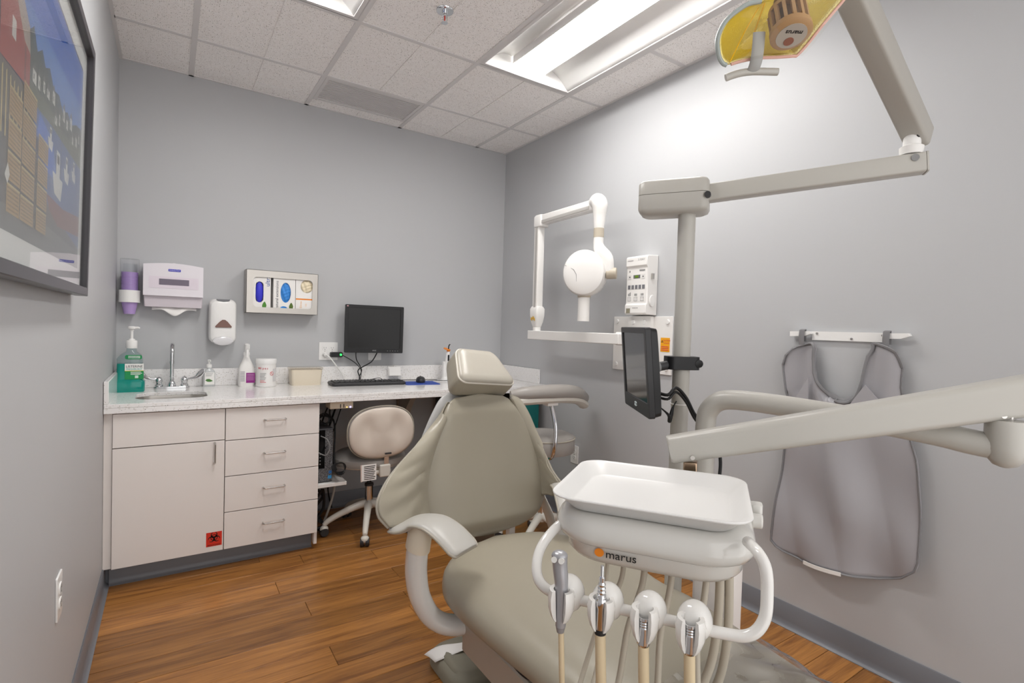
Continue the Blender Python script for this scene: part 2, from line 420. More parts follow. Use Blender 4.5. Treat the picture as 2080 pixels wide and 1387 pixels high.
# slot diffuser beside the back wall
vent = thing('air_vent', 'white slatted air vent set in the ceiling near the back wall', 'vent', (1.2365, -.29, H))
mv = MB(); mv.plate(rrect(.582, .33, .002, 1, 1.2365, -.287), [rrect(.545, .29, .002, 1, 1.2365, -.287)], H - .002, H + .012); mv.build('frame', M_grid, vent)
MB().box(.955, 1.518, -.44, -.13, H + .008, H + .012).build('backing', mat('vent_back', '#efe9e6', .8), vent)
for k in range(16):
    y = -.287 - .145 + .29 * (k + .5) / 16
    fr = Matrix.Translation((1.2365, y, H + .003)) @ Matrix.Rotation(math.radians(8), 4, 'X')
    MB(fr).box(-.272, .272, -.0075, .0075, -.0012, .0012).build('slat', M_grid, vent)
M_lens = mat('lamp_lens', '#fffdfa', .6, emit=LAMP_STRENGTH)
M_refl = mat('lamp_reflector', '#f4f3f1', .45)
def troffer(xc, y0, y1, label):
    t = thing('ceiling_light', label, 'ceiling light', (xc, (y0 + y1) / 2, H), group='recessed ceiling lights')
    y0 += .013; y1 -= .013; hw = .286
    m = MB(); m.plate([(xc - hw - .008, y0 - .004), (xc + hw + .008, y0 - .004), (xc + hw + .008, y1 + .004), (xc - hw - .008, y1 + .004)], [[(xc - hw + .012, y0 + .016), (xc + hw - .012, y0 + .016), (xc + hw - .012, y1 - .016), (xc - hw + .012, y1 - .016)]], H - .003, H + .004)
    m.build('frame', M_grid, t)
    # curved reflector wings on both sides of the lens basket
    hw -= .012
    for s in (-1, 1):
        rows = []
        for k in range(13):
            a = k / 12; x = xc + s * (hw - (hw - .10) * a); z = H + .004 + .085 * math.sin(a * PI * .62) ** .9
            rows.append((x, z))
        m = MB(); vs_ = [(x, y, z) for y in (y0 + .012, y1 - .012) for x, z in rows]; n = len(rows)
        m.add(vs_, [(k, k + 1, n + k + 1, n + k) if s < 0 else (n + k, n + k + 1, k + 1, k) for k in range(n - 1)])
        m.build('reflector', M_refl, t, solid=.002)
    for y in (y0 + .012, y1 - .014): MB().box(xc - hw, xc + hw, y, y + .002, H + .003, H + .10).build('end_plate', M_refl, t)
    MB().box(xc - hw - .002, xc + hw + .002, y0, y1, H + .105, H + .109).build('housing', M_whitem, t)
    b = MB(); N = 12
    prof = [(xc - .10 + .20 * k / N, H + .052 - .022 * math.sin(PI * k / N)) for k in range(N + 1)] + [(xc + .10, H + .085), (xc - .10, H + .085)]
    b.loft([[(x, y, z) for x, z in prof] for y in (y0 + .02, y1 - .02)]); b.build('lens', M_lens, t)
    for s in (-1, 1): MB().box(xc + s * .103 - .003, xc + s * .103 + .003, y0 + .018, y1 - .018, H + .046, H + .09).build('basket_rail', M_grid, t)
    return t
troffer(1.846, -2.305, -1.085, 'long recessed ceiling light fixture nearest the right wall')
troffer(.627, -2.305, -1.085, 'recessed ceiling light fixture at the top edge near the framed picture')
# sprinkler head
sp = thing('sprinkler_head', 'chrome fire sprinkler head hanging below the ceiling tiles', 'sprinkler', (1.21, -1.39, H - .05))
MB().lathe([(.004, -.003), (.02, -.006), (.036, -.003), (.038, .001), (.03, .003)], (1.21, -1.39, H - .001)).build('escutcheon', M_chrome, sp)
MB().lathe([(.012, 0), (.012, -.012), (.008, -.014), (.008, -.022)][::-1], (1.21, -1.39, H - .004), 16).build('body', M_chrome, sp)
fm = MB()
for s in (-1, 1): fm.tube(catmull([(1.21 + s * .008, -1.39, H - .024), (1.21 + s * .012, -1.39, H - .036), (1.21 + s * .004, -1.39, H - .048)], 4), .002, 6)
fm.build('frame_arms', M_chrome, sp)
MB().cyl((1.21, -1.39, H - .024), (1.21, -1.39, H - .047), .0025, n=10).build('glass_bulb', M_red, sp)
MB().lathe([(.014, 0), (.014, .002), (.004, .004)], (1.21, -1.39, H - .053), 16).build('deflector', M_chrome, sp)

# ================================================================== counter run
def pull(name, p0, p1, out, parent):
    """wire pull: bar p0-p1 with two returns to the face"""
    p0 = Vector(p0); p1 = Vector(p1); o = Vector(out); d = (p1 - p0).normalized() * .006
    pts = [p0 - o * 0, p0 + o * .7, p0 + o + d, p1 + o - d, p1 + o * .7, p1]
    return MB().tube(pts, .0042, 10).build(name, M_nickel, parent)
YF = -.62                                                   # face of doors and drawers
cab = thing('sink_cabinet', 'white laminate sink base cabinet with one large door and a red biohazard label', 'cabinet', (.235, -.3, 0))
MB().box(.004, .466, -.60, -.004, .1, .12).box(.004, .02, -.60, -.004, .12, .79).box(.45, .466, -.60, -.004, .12, .79).box(.02, .45, -.02, -.004, .12, .79).build('body', M_lam, cab)
MB().box(.004, .466, -.53, -.004, .0, .099).build('plinth', M_base, cab)
MB().box(.001, .031, -.606, -.590, .098, .789).build('filler_strip', M_lam, cab)
MB().box(.033, .4655, YF, -.602, .637, .787).build('false_front', M_lam, cab, bev=.001)
door = MB().box(.033, .4655, YF, -.602, .098, .633).build('door', M_lam, cab, bev=.001)
pull('handle', (.424, YF, .53), (.424, YF, .626), (0, -.028, 0), door)
# biohazard label
stk = MB(FY(.427, YF - .0004, .158)).box(-.033, .033, -.034, .034, 0, .0006).build('biohazard_label', M_red, door)
bz = MB(FY(.427, YF - .0011, .1655) @ Matrix.Diagonal((1.12, 1.12, 1, 1)))
R_ = .0125
for k in range(3):
    a = math.radians(90 + 120 * k); c = (R_ * .95 * math.cos(a), R_ * .95 * math.sin(a))
    gap = 26
    out = []; N = 26
    for i in range(N + 1):
        t = math.radians(math.degrees(a) + gap + (360 - 2 * gap) * i / N); out.append((c[0] + R_ * math.cos(t), c[1] + R_ * math.sin(t)))
    cc = (c[0] - .0018 * -math.cos(a), c[1] - .0018 * -math.sin(a))
    for i in range(N, -1, -1):
        t = math.radians(math.degrees(a) + gap + (360 - 2 * gap) * i / N); q = .0088
        out.append((cc[0] + q * math.cos(t), cc[1] + q * math.sin(t)))
    bz.prism(out, 0, .0004)
bz.plate(ell(.0135, .0135), [ell(.0108, .0108)], 0, .0004)
bz.prism(ell(.0032, .0032, 14), 0, .0005)
bz.build('biohazard_symbol', M_ink, stk)
text('lettering', 'BIOHAZARD', .0095, FY(.427, YF - .0011, .1295), M_ink, stk)
dcb = thing('drawer_cabinet', 'white laminate base cabinet with four drawers left of the knee space', 'cabinet', (.69, -.3, 0))
MB().box(.468, .905, -.60, -.004, .1, .788).build('body', M_lam, dcb)
MB().box(.468, .892, -.53, -.004, .0, .099).build('plinth', M_base, dcb)
MB().box(.893, .909, -.60, -.56, .03, .099).build('leg', M_lam, dcb)
for z0, z1 in ((.632, .787), (.456, .628), (.280, .452), (.098, .276)):
    dr = MB().box(.469, .9055, YF, -.602, z0, z1).build('drawer', M_lam, dcb, bev=.001)
    zc = (z0 + z1) / 2 + .012
    pull('handle', (.64, YF, zc), (.738, YF, zc), (0, -.026, 0), dr)
# worktop with the sink opening
SX, SY = .252, -.385
ctop = thing('countertop', 'pale speckled quartz countertop running wall to wall with upstands', 'countertop', (1.2, -.3, CT - .042))
MB().plate([(.002, -.638), (W - .002, -.638), (W - .002, -.002), (.002, -.002)], [rrect(.295, .265, .07, 6, SX, SY)], CT - .018, CT).box(.002, W - .002, -.638, -.600, CT - .042, CT - .0181).build('worktop', M_quartz, ctop, bev=.002)
MB().box(.002, W - .002, -.020, -.002, CT, CT + .1).build('back_upstand', M_quartz, ctop, bev=.002)
MB().box(.002, .020, -.638, -.021, CT, CT + .1).build('side_upstand', M_quartz, ctop, bev=.002)
MB().box(W - .020, W - .002, -.54, -.021, CT, CT + .1).build('side_upstand', M_quartz, ctop, bev=.002)
MB().box(1.63, W - .004, -.32, -.28, CT - .06, CT - .019).build('support_rail', mat('raw_wood', '#a98a66', .7), ctop)
# undermount bowl
snk = thing('sink', 'stainless steel undermount sink bowl in the quartz counter', 'sink', (SX, SY, CT - .2))
rings = []
for w, h, r, z in ((.325, .295, .08, -.0185), (.300, .270, .072, -.0185), (.296, .266, .072, -.035), (.285, .255, .075, -.15), (.25, .22, .08, -.168), (.06, .06, .028, -.172)):
    rings.append([(x, y, CT + z) for x, y in rrect(w, h, r, 6, SX, SY)])
MB().loft(rings, cap=False).build('bowl', M_steel, snk, solid=.0015, soff=1)
MB().lathe([(.028, -.003), (.028, .001), (.02, .001), (.016, -.002), (.002, -.002)], (SX, SY, CT - .170), 20).build('drain', M_chrome, snk)
# faucet
fx, fy = .25, -.085
fc = thing('faucet', 'chrome gooseneck faucet with two wing handles behind the sink', 'faucet', (fx, fy, CT))
MB().prism(rrect(.165, .05, .02, 5, fx, fy), CT, CT + .012).build('deck_plate', M_chrome, fc, bev=.004)
pts = [(fx, fy, CT + .01), (fx, fy, CT + .19)]
for k in range(1, 13):
    a = PI * k / 12; pts.append((fx, fy - .05 + .05 * math.cos(a), CT + .19 + .05 * math.sin(a)))
pts.append((fx, fy - .10, CT + .155))
MB().tube(pts, .0095, 16).lathe([(.020, .010), (.020, .018), (.016, .03), (.014, .036), (.010, .04)], (fx, fy, CT), 20).build('spout', M_chrome, fc)
MB().cyl((fx, fy - .10, CT + .155), (fx, fy - .10, CT + .142), .011, n=18).build('aerator', M_chrome, fc)
for s in (-1, 1):
    hx = fx + s * .058
    h = MB().lathe([(.018, .010), (.019, .02), (.014, .026), (.014, .034), (.017, .04), (.016, .05), (.010, .06), (.003, .064)], (hx, fy, CT), 20).build('valve', M_chrome, fc)
    p = catmull([(hx, fy, CT + .05), (hx + s * .03, fy - .004, CT + .052), (hx + s * .06, fy - .01, CT + .06), (hx + s * .082, fy - .016, CT + .088), (hx + s * .092, fy - .02, CT + .104)], 6)
    MB().tube(p, [.005, .005, .008, .015, .013, .006], 12, flat=.28, upv=(0, 0, 1)).build('wing_handle', M_chrome, h)

# ---------------------------------------------------------------- bottles along the upstand
lx, ly = .069, -.165
M_mw = mat('mouthwash_liquid', '#0e9d8f', .12, trans=.25, ior=1.36, coat=.3)
M_clearb = pane_mat('clear_bottle', (.86, .93, .93), .04)
mw = thing('mouthwash_bottle', 'large green mouthwash bottle with a white pump at the counter\'s left end', 'bottle', (lx, ly, CT))
def rr(w, d, r, z, x, y): return [(a, b, z) for a, b in rrect(w, d, r, 5, x, y)]
MB().loft([rr(.122, .088, .016, CT, lx, ly), rr(.128, .092, .018, CT + .006, lx, ly), rr(.128, .092, .02, CT + .052, lx, ly), rr(.112, .082, .018, CT + .062, lx, ly), rr(.108, .08, .018, CT + .07, lx, ly), rr(.106, .08, .018, CT + .145, lx, ly)]).build('liquid', M_mw, mw)
MB().loft([rr(.108, .082, .02, CT + .146, lx, ly), rr(.108, .082, .02, CT + .17, lx, ly), rr(.085, .068, .022, CT + .19, lx + .004, ly), rr(.045, .045, .02, CT + .205, lx + .006, ly), rr(.04, .04, .018, CT + .222, lx + .006, ly)]).build('bottle_neck', M_clearb, mw)
lbf = FY(lx + .017, ly - .0415, CT + .105)
lab = MB(lbf).box(-.036, .042, -.04, .04, 0, .0008).build('front_label', M_green, mw)
MB(lbf).box(-.036, .042, .004, .04, .0008, .0012).build('white_band', M_paper, lab)
MB(lbf).box(-.036, .042, .0025, .005, .0008, .0014).build('gold_line', mat('gold_line', '#e4d23c', .5), lab)
text('brand_lettering', 'LISTERINE', .0172, lbf @ Matrix.Translation((.003, .0255, .0014)), M_ink, lab, sx=.92)
text('variant_lettering', 'FRESHBURST', .0125, lbf @ Matrix.Translation((.003, .0115, .0014)), mat('aqua_ink', '#2ba79a', .5), lab, sx=.95)
for k, w in enumerate((.05, .056, .048)): MB(lbf).box(-.012, -.012 + w * .85, -.004 - k * .006, -.0015 - k * .006, .0008, .0012).build('small_print', M_paper, lab)
MB(lbf).box(.006, .02, -.034, -.02, .0008, .0013).build('seal_mark', mat('seal', '#d6e4d8', .6), lab)
nl = FY(lx + .016, ly - .036, CT + .178)
ntag = MB(nl).prism(rrect(.07, .022, .007, 4), 0, .001).build('neck_label', M_green, mw)
for k in range(3): MB(nl).box(-.022, .028, .004 - k * .0045, .006 - k * .0045, .001, .0014).build('small_print', M_paper, ntag)
MB().lathe([(.0235, .222), (.0245, .226), (.0245, .258), (.022, .262), (.016, .263), (.013, .27), (.007, .272), (.0065, .318)], (lx + .006, ly, CT), 24).build('pump_collar', M_white, mw)
MB().lathe([(.009, .312), (.010, .318), (.018, .322), (.019, .330), (.012, .335)], (lx + .006, ly, CT), 20).tube([(lx + .006, ly, CT + .326), (lx + .034, ly - .01, CT + .328), (lx + .04, ly - .012, CT + .325)], [.008, .006, .004], 10).build('pump_head', M_white, mw)

sx_, sy_ = .427, -.055
sn = thing('sanitizer_bottle', 'small clear hand sanitizer pump bottle right of the faucet', 'bottle', (sx_, sy_, CT))
MB().loft([rr(.058, .036, .010, CT, sx_, sy_), rr(.060, .038, .012, CT + .004, sx_, sy_), rr(.060, .038, .012, CT + .082, sx_, sy_), rr(.048, .034, .014, CT + .094, sx_, sy_), rr(.024, .024, .011, CT + .102, sx_, sy_), rr(.022, .022, .010, CT + .108, sx_, sy_)]).build('bottle', mat('frosted_clear', '#dfe2e2', .15, trans=.3), sn)
sl = MB(FY(sx_ + .002, sy_ - .0195, CT + .045)).box(-.024, .024, -.033, .036, 0, .0006).build('label', M_paper, sn)
leaf = [(-.019, .0), (-.012, .008), (.0, .009), (.009, .004), (.019, -.003), (.006, -.008), (-.008, -.007)]
MB(FY(sx_, sy_ - .0203, CT + .036)).prism(leaf, 0, .0004).build('leaf_mark', mat('leaf_green', '#4d7d3c', .5), sl)
for k in range(3): MB(FY(sx_ + .001, sy_ - .0203, CT + .074 - k * .007)).box(-.018, .018 - .004 * k, 0, .002, 0, .0003).build('small_print', M_inkg, sl)
MB().lathe([(.0135, .107), (.014, .110), (.014, .124), (.010, .127), (.005, .128), (.0045, .140), (.008, .141), (.009, .150), (.005, .153)], (sx_, sy_, CT), 18).tube([(sx_, sy_, CT + .147), (sx_ + .004, sy_ - .016, CT + .148), (sx_ + .005, sy_ - .024, CT + .143)], [.005, .004, .003], 8).build('pump', M_white, sn)

px_, py_ = .612, -.10
sb = thing('spray_bottle', 'white disinfectant spray bottle with a purple label beside the wipes tub', 'bottle', (px_, py_, CT))
MB().loft([rr(.078, .06, .018, CT, px_, py_), rr(.084, .064, .02, CT + .005, px_, py_), rr(.084, .064, .02, CT + .10, px_, py_), rr(.074, .058, .022, CT + .12, px_, py_), rr(.05, .045, .02, CT + .145, px_, py_), rr(.034, .034, .016, CT + .165, px_, py_), rr(.03, .03, .014, CT + .18, px_, py_)]).build('bottle', M_whitem, sb)
sf = FY(px_ + .018, py_ - .0325, CT + .058)
spl = MB(sf).box(-.022, .024, -.036, .022, 0, .0006).build('label', mat('purple_label', '#8f2480', .5), sb)
for k in range(5): MB(sf).box(-.018, .018, .012 - k * .008, .0145 - k * .008, .0006, .0009).build('small_print', mat('lilac_print', '#c79ac0', .6), spl)
MB(FY(px_ - .022, py_ - .0325, CT + .06)).box(-.014, .012, -.03, .03, 0, .0004).build('text_panel', mat('label_grey', '#d5d2d3', .6), sb)
for k in range(9): MB(FY(px_ - .022, py_ - .0327, CT + .085 - k * .0065)).box(-.012, .010, 0, .002, 0, .0004).build('small_print', M_inkg, sb)
MB().loft([rr(.036, .036, .016, CT + .18, px_, py_), rr(.036, .036, .016, CT + .198, px_, py_), rr(.026, .04, .01, CT + .20, px_, py_ - .002), rr(.026, .075, .01, CT + .225, px_, py_ - .012), rr(.024, .08, .01, CT + .243, px_, py_ - .014), rr(.016, .06, .008, CT + .248, px_, py_ - .006)]).build('trigger_head', M_white, sb)
MB().tube(catmull([(px_, py_ - .03, CT + .215), (px_, py_ - .045, CT + .198), (px_, py_ - .042, CT + .17)], 4), .006, 8, flat=1.4).build('trigger', M_white, sb)

wx, wy = .712, -.135
wp = thing('wipes_canister', 'round white tub of disinfecting wipes with red print', 'canister', (wx, wy, CT))
MB().lathe([(.052, 0), (.055, .003), (.055, .012), (.0535, .014), (.0535, .136), (.050, .14)], (wx, wy, CT), 40).build('tub', M_whitem, wp)
MB().lathe([(.0555, .132), (.0565, .135), (.0565, .158), (.054, .162), (.02, .164)], (wx, wy, CT), 40).build('lid', M_white, wp)
def on_cyl(ang, r, z): # sheet tangent to the tub, facing the room
    a = math.radians(ang); n = Vector((math.sin(a), -math.cos(a), 0)); return frame(Vector((wx, wy, z)) + n * r, (math.cos(a), math.sin(a), 0), (0, 0, 1))
M_redp = mat('red_print', '#d13b4a', .5)
for i, ch in enumerate('Wipes'): text('lettering', ch, .0175, on_cyl(-48 + i * 12, .0542, CT + .108), M_redp, wp)
MB(on_cyl(26, .0545, CT + .078)).plate(ell(.011, .011), [ell(.009, .009)], 0, .0005).box(-.011, .011, -.001, .001, 0, .0005, Matrix.Rotation(-.8, 4, 'Z')).build('no_symbol', M_redp, wp)
for k in range(7): MB(on_cyl(-22, .0543, CT + .078 - k * .0085)).box(-.018, .014 - (k % 3) * .004, 0, .0022, 0, .0005).build('small_print', M_inkg if k < 5 else M_redp, wp)
MB(on_cyl(46, .0543, CT + .06)).box(-.012, .012, -.03, .045, 0, .0004).build('text_panel', mat('label_grey2', '#d3d1d1', .6), wp)

bx, by = .935, -.115
bn = thing('beige_bin', 'low cream plastic storage box on the counter below the outlet', 'box', (bx, by, CT))
MB().loft([rr(.165, .10, .014, CT, bx, by), rr(.168, .103, .014, CT + .004, bx, by), rr(.180, .112, .014, CT + .095, bx, by), rr(.174, .106, .012, CT + .095, bx, by), rr(.162, .097, .012, CT + .004, bx, by)]).build('box', M_beige, bn)
MB().loft([rr(.188, .12, .016, CT + .0952, bx, by), rr(.190, .122, .016, CT + .098, bx, by), rr(.190, .122, .016, CT + .104, bx, by), rr(.184, .116, .014, CT + .108, bx, by)]).build('lid', pane_mat('clear_lid', (.93, .9, .85), .1), bn)

# ---------------------------------------------------------------- keyboard, mouse and pad, notes, curing light
kx, ky, krot = 1.29, -.215, math.radians(-3)
kb = thing('keyboard', 'black computer keyboard on the counter under the wall monitor', 'keyboard', (kx, ky, CT), krot, world=False)
MB().loft([rr(.452, .155, .02, .0, 0, 0), rr(.462, .165, .022, .006, 0, 0), rr(.462, .165, .022, .014, 0, 0), rr(.452, .155, .02, .020, 0, 0)]).build('case', M_dark, kb)
rows = [(.058, 15), (.030, 15), (.011, 14), (-.008, 13), (-.027, 12), (-.046, 9)]
kmesh = MB().loft([rr(.0165, .016, .003, .0, 0, 0), rr(.0165, .016, .003, .003, 0, 0), rr(.013, .012, .003, .0065, 0, 0)]).mesh('key', [M_black])
def key(x, y, sx=1):
    o = bpy.data.objects.new('key', kmesh); COL.objects.link(o); o.location = (x, y, .0195); o.scale = (sx, 1, 1); o.parent = kb
for r_, n in rows:
    step = .282 / n
    for k in range(n): key(-.215 + step * (k + .5), r_, step / .019)
for r_ in (.030, .011, -.027, -.046):
    for k in range(3): key(.083 + k * .0195, r_)
for r_ in (.030, .011, -.008, -.027, -.046):
    for k in range(4): key(.150 + k * .0195, r_)
MB().box(.15, .21, .052, .062, .0195, .0202).build('led_strip', M_blackg, kb)
pad = tag(MB(Matrix.Translation((1.63, -.262, CT)) @ Matrix.Rotation(math.radians(-8), 4, 'Z')).prism(rrect(.225, .185, .012, 4), .0002, .004).build('mouse_pad', mat('pad_blue', '#3350a8', .7, var=.2, vscale=25)), 'blue mouse pad on the counter right of the keyboard', 'mouse pad')
ms = thing('computer_mouse', 'black computer mouse resting on the blue pad', 'mouse', (1.645, -.235, CT + .004), math.radians(-20), world=False)
def mouse_fn(sc, z): return [(x * sc, y * sc, z) for x, y in ell(.031, .054, 24)]
MB().loft([mouse_fn(.94, 0), mouse_fn(1.0, .006), mouse_fn(1.0, .014), mouse_fn(.93, .024), mouse_fn(.76, .032), mouse_fn(.45, .037), mouse_fn(.1, .038)]).build('shell', M_dark, ms)
MB().cyl((-.004, .032, .0325), (.004, .032, .0325), .007, n=14).build('scroll_wheel', M_black, ms)
MB().tube(catmull([(0, .05, .01), (.02, .11, .004), (.09, .12, .003), (.16, .08, .003), (.2, .10, .003)], 6), .002, 8).build('cord', M_cable, ms)
nt_ = thing('appointment_cards', 'small stack of white cards in a clear stand against the upstand', 'cards', (1.53, -.05, CT))
MB().box(1.488, 1.575, -.062, -.058, CT + .0, CT + .03).box(1.488, 1.575, -.062, -.024, CT, CT + .003).build('stand', M_acryl, nt_)
cf = frame((1.532, -.056, CT + .066), (1, 0, 0), (0, .22, 1))
for k in range(5): MB(cf).box(-.044 + .0015 * k, .044 - .001 * k, -.032, .030 - .004 * k, .002 * k - .008, .002 * k - .0068).build('card', M_paper, nt_)
cl = thing('curing_light', 'white cordless dental curing light with an orange shield standing in its charger', 'curing light', (1.885, -.145, CT))
cx_, cy_ = 1.885, -.145
MB().loft([rr(.09, .075, .03, CT, cx_, cy_), rr(.09, .075, .03, CT + .006, cx_, cy_), rr(.06, .05, .02, CT + .016, cx_ - .01, cy_), rr(.026, .034, .01, CT + .03, cx_ - .024, cy_), rr(.020, .03, .008, CT + .13, cx_ - .026, cy_), rr(.012, .02, .005, CT + .135, cx_ - .026, cy_)]).build('charger_base', M_white, cl)
MB().tube(catmull([(cx_ - .004, cy_, CT + .016), (cx_ - .002, cy_, CT + .1), (cx_ + .002, cy_, CT + .18), (cx_ + .006, cy_, CT + .205)], 6), [.017, .0165, .014, .010], 18).build('handpiece', M_white, cl)
MB(frame((cx_ + .0, cy_ - .0158, CT + .16), (1, 0, 0), (0.03, 0, 1))).prism(rrect(.012, .045, .005, 4), 0, .001).build('display', M_black, cl)
MB().tube(catmull([(cx_ + .006, cy_, CT + .2), (cx_ + .007, cy_, CT + .235), (cx_ + .010, cy_, CT + .248), (cx_ + .018, cy_, CT + .256)], 5), .004, 10).build('light_guide', M_black, cl)
MB(frame((cx_ - .008, cy_ - .004, CT + .222), (.97, 0, -.2), (0, 1, .5))).prism(ell(.027, .019, 24), -.0012, .0012).build('shield', M_amberclear, cl)
MB().lathe([(.012, .205), (.0125, .212), (.009, .222)], (cx_ + .006, cy_, CT), 16).build('tip_collar', M_orange, cl)

# ================================================================== things on the back wall
# cup dispenser
cxp, cyp = .058, -.052
cd = thing('cup_dispenser', 'clear wall-mounted cup dispenser tube with a white collar', 'dispenser', (cxp, 0, 1.29))
MB().cyl((cxp, cyp, 1.30), (cxp, cyp, 1.522), .0415, n=28).build('tube', M_acryl, cd)
MB().plate(ell(.047, .047, 36, cxp, cyp), [ell(.038, .038, 36, cxp, cyp)], 1.293, 1.357).build('collar', M_white, cd)
MB().box(cxp - .03, cxp + .03, -.012, -.001, 1.28, 1.50).build('backplate', M_acryl, cd)
cup_prof = lambda z: [(.0245, z), (.0245, z + .001), (.0355, z + .060), (.037, z + .061), (.037, z + .0635), (.034, z + .0635)]
for k in range(24):
    z = 1.232 + k * .0068
    c = MB().lathe(cup_prof(z), (cxp, cyp, 0), 24)
    o = c.build('paper_cup', M_lilac)
    tag(o, 'lowest lilac paper cup sticking out under the cup dispenser' if k == 0 else 'topmost lilac paper cup of the stack in the clear dispenser tube' if k == 23 else 'lilac paper cup nested mid-stack inside the clear dispenser tube', 'cup', 'lilac cups in the dispenser')
# paper towel dispenser
pt = thing('towel_dispenser', 'white wall-mounted folded paper towel dispenser with a blue badge', 'dispenser', (.253, 0, 1.28))
def ptr(x0, x1, z0, z1, r): return rrect(x1 - x0, z1 - z0, r, 4, (x0 + x1) / 2, (z0 + z1) / 2)
fpt = frame((0, 0, 0), (1, 0, 0), (0, 0, 1))
top = [(.390 - .273 * k / 16, 1.500 + .012 * math.sin(PI * k / 16)) for k in range(17)]
MB(fpt).prism([(.117, 1.335), (.390, 1.335)] + top, .001, .105).build('cover', mat('dispenser_white', '#e9e4ea', .2), pt, bev=.006, seg=3)
MB(fpt).prism([(.122, 1.275), (.386, 1.275), (.388, 1.336), (.119, 1.336)], .001, .085).build('lower_body', mat('dispenser_grey', '#cfc6cd', .3), pt, bev=.004)
MB(fpt).prism(ptr(.142, .368, 1.376, 1.438, .003), .1052, .1062).build('front_panel', mat('dispenser_panel', '#e3d9e3', .3), pt)
MB(fpt).prism(ptr(.187, .323, 1.394, 1.426, .001), .1062, .1070).build('sight_window', mat('sight_window', '#6c6272', .15), pt)
MB(fpt).prism(ptr(.228, .284, 1.468, 1.480, .002), .1055, .1070).build('badge', mat('badge_blue', '#2a30b8', .4), pt)
text('lettering', 'Kimberly-Clark', .0078, fpt @ Matrix.Translation((.256, 1.474, .1072)), M_paper, pt)
MB(fpt).prism(ptr(.247, .262, 1.510, 1.518, .003), .02, .05).build('lock', M_white, pt)
def towel(u, v):
    x = .155 + .205 * u; c = max(0, 1 - abs(u - .5) / .30); c = c * c * (3 - 2 * c)
    z = 1.286 - (.028 + .026 * c) * v + .004 * math.sin(u * 9); y = -.05 - .022 * v - .022 * c * math.sin(v * 2.2) + .004 * math.sin(u * 14 + v * 2)
    return (x, y, z)
tag(MB().grid(towel, 40, 8).build('paper_towel', M_paper, solid=.0008), 'white paper towel hanging out of the towel dispenser', 'paper towel')
# soap dispenser
so = thing('soap_dispenser', 'white push soap dispenser on the back wall with a brown triangular window', 'dispenser', (.49, 0, 1.08))
def soap_ring(hw, z0, z1, y, r):
    return [(x, -y, z) for x, z in rrect(2 * hw, z1 - z0, r, 6, .490, (z0 + z1) / 2)]
MB().loft([soap_ring(.070, 1.092, 1.334, .001, .025), soap_ring(.070, 1.088, 1.335, .05, .03), soap_ring(.069, 1.08, 1.333, .085, .035), soap_ring(.062, 1.085, 1.325, .100, .036), soap_ring(.045, 1.10, 1.30, .108, .036)], cap=True).build('cover', M_white, so, sub=1)
MB().loft([[(.490 + .052 * math.cos(a), -.07 - d, 1.096 + .026 * s_ * math.sin(a)) for a in [2 * PI * k / 28 for k in range(28)]] for d, s_ in ((0, 1.02), (.034, 1.0), (.045, .9), (.05, .5))]).build('push_bar', mat('push_grey', '#d9d8da', .12), so)
tri = [(.452, 1.172), (.531, 1.172), (.533, 1.178), (.512, 1.205), (.499, 1.216), (.486, 1.216), (.473, 1.205), (.450, 1.178)]
MB(fpt).prism(tri, .098, .1135).build('sight_window', M_amber, so, bev=.002)
MB(fpt).prism([(.456, 1.332), (.524, 1.332), (.518, 1.322), (.49, 1.318), (.462, 1.322)], .06, .103).build('top_vent', mat('vent_grey', '#77787c', .5), so)
# glove box holder with three boxes
gl = thing('glove_holder', 'brushed steel wall rack holding three glove boxes', 'rack', (.80, 0, 1.26))
gx0, gx1, gz0, gz1, gd = .604, 1.002, 1.262, 1.514, .105
MB(fpt).plate(ptr(gx0, gx1, gz0, gz1, .002), [ptr(.640, .970, 1.297, 1.473, .022)], gd - .002, gd).build('front_plate', M_steel, gl)
MB().box(gx0, gx0 + .002, -gd, -.001, gz0, gz1).box(gx1 - .002, gx1, -gd, -.001, gz0, gz1).box(gx0, gx1, -gd, -.001, gz0, gz0 + .002).box(gx0, gx1, -gd, -.001, gz1 - .002, gz1).box(gx0, gx1, -.003, -.001, gz0, gz1).build('tray_body', M_steel, gl)
def glove_box(x0, x1, hole, gm, label, zt=1.49):
    t = thing('glove_box', label, 'glove box', ((x0 + x1) / 2, -.05, gz0 + .003), group='glove boxes in the steel rack')
    o = MB(fpt).plate([(x0, gz0 + .003), (x1, gz0 + .003), (x1, zt), (x0, zt)], [hole], .095, .0965); o.box(x0, x1, gz0 + .003, zt, .006, .0075, fr=None); o.box(x0, x0 + .001, gz0 + .003, zt, .0076, .0949); o.box(x1 - .001, x1, gz0 + .003, zt, .0076, .0949); o.box(x0, x1, zt - .001, zt, .0076, .0949); o.box(x0, x1, gz0 + .003, gz0 + .004, .0076, .0949)
    o.build('carton', M_paper, t)
    hx = sum(p[0] for p in hole) / len(hole); hz = sum(p[1] for p in hole) / len(hole); wx_ = max(p[0] for p in hole) - hx; wz_ = max(p[1] for p in hole) - hz
    def gf(u, v):
        a = 2 * PI * u; r = v; x = hx + wx_ * 1.02 * r * math.cos(a); z = hz + wz_ * 1.02 * r * math.sin(a)
        return (x, z, .088 + .010 * (1 - r * r) + (.0022 * math.sin(x * 260 + z * 90) + .0016 * math.sin(z * 310 - x * 140)) * (0 if gm is M_vio else 1))
    MB(fpt).grid(gf, 40, 10).build('gloves', gm, t)
    return t
g1 = glove_box(.622, .735, ptr(.654, .696, 1.325, 1.447, .0205), M_vio, 'white glove box with a violet opening, first from the left in the rack')
text('lettering', 'ultra', .034, frame((.719, -.0968, 1.452), (0, 0, 1), (-1, 0, 0)), mat('deep_blue_ink', '#21509e', .5), g1)
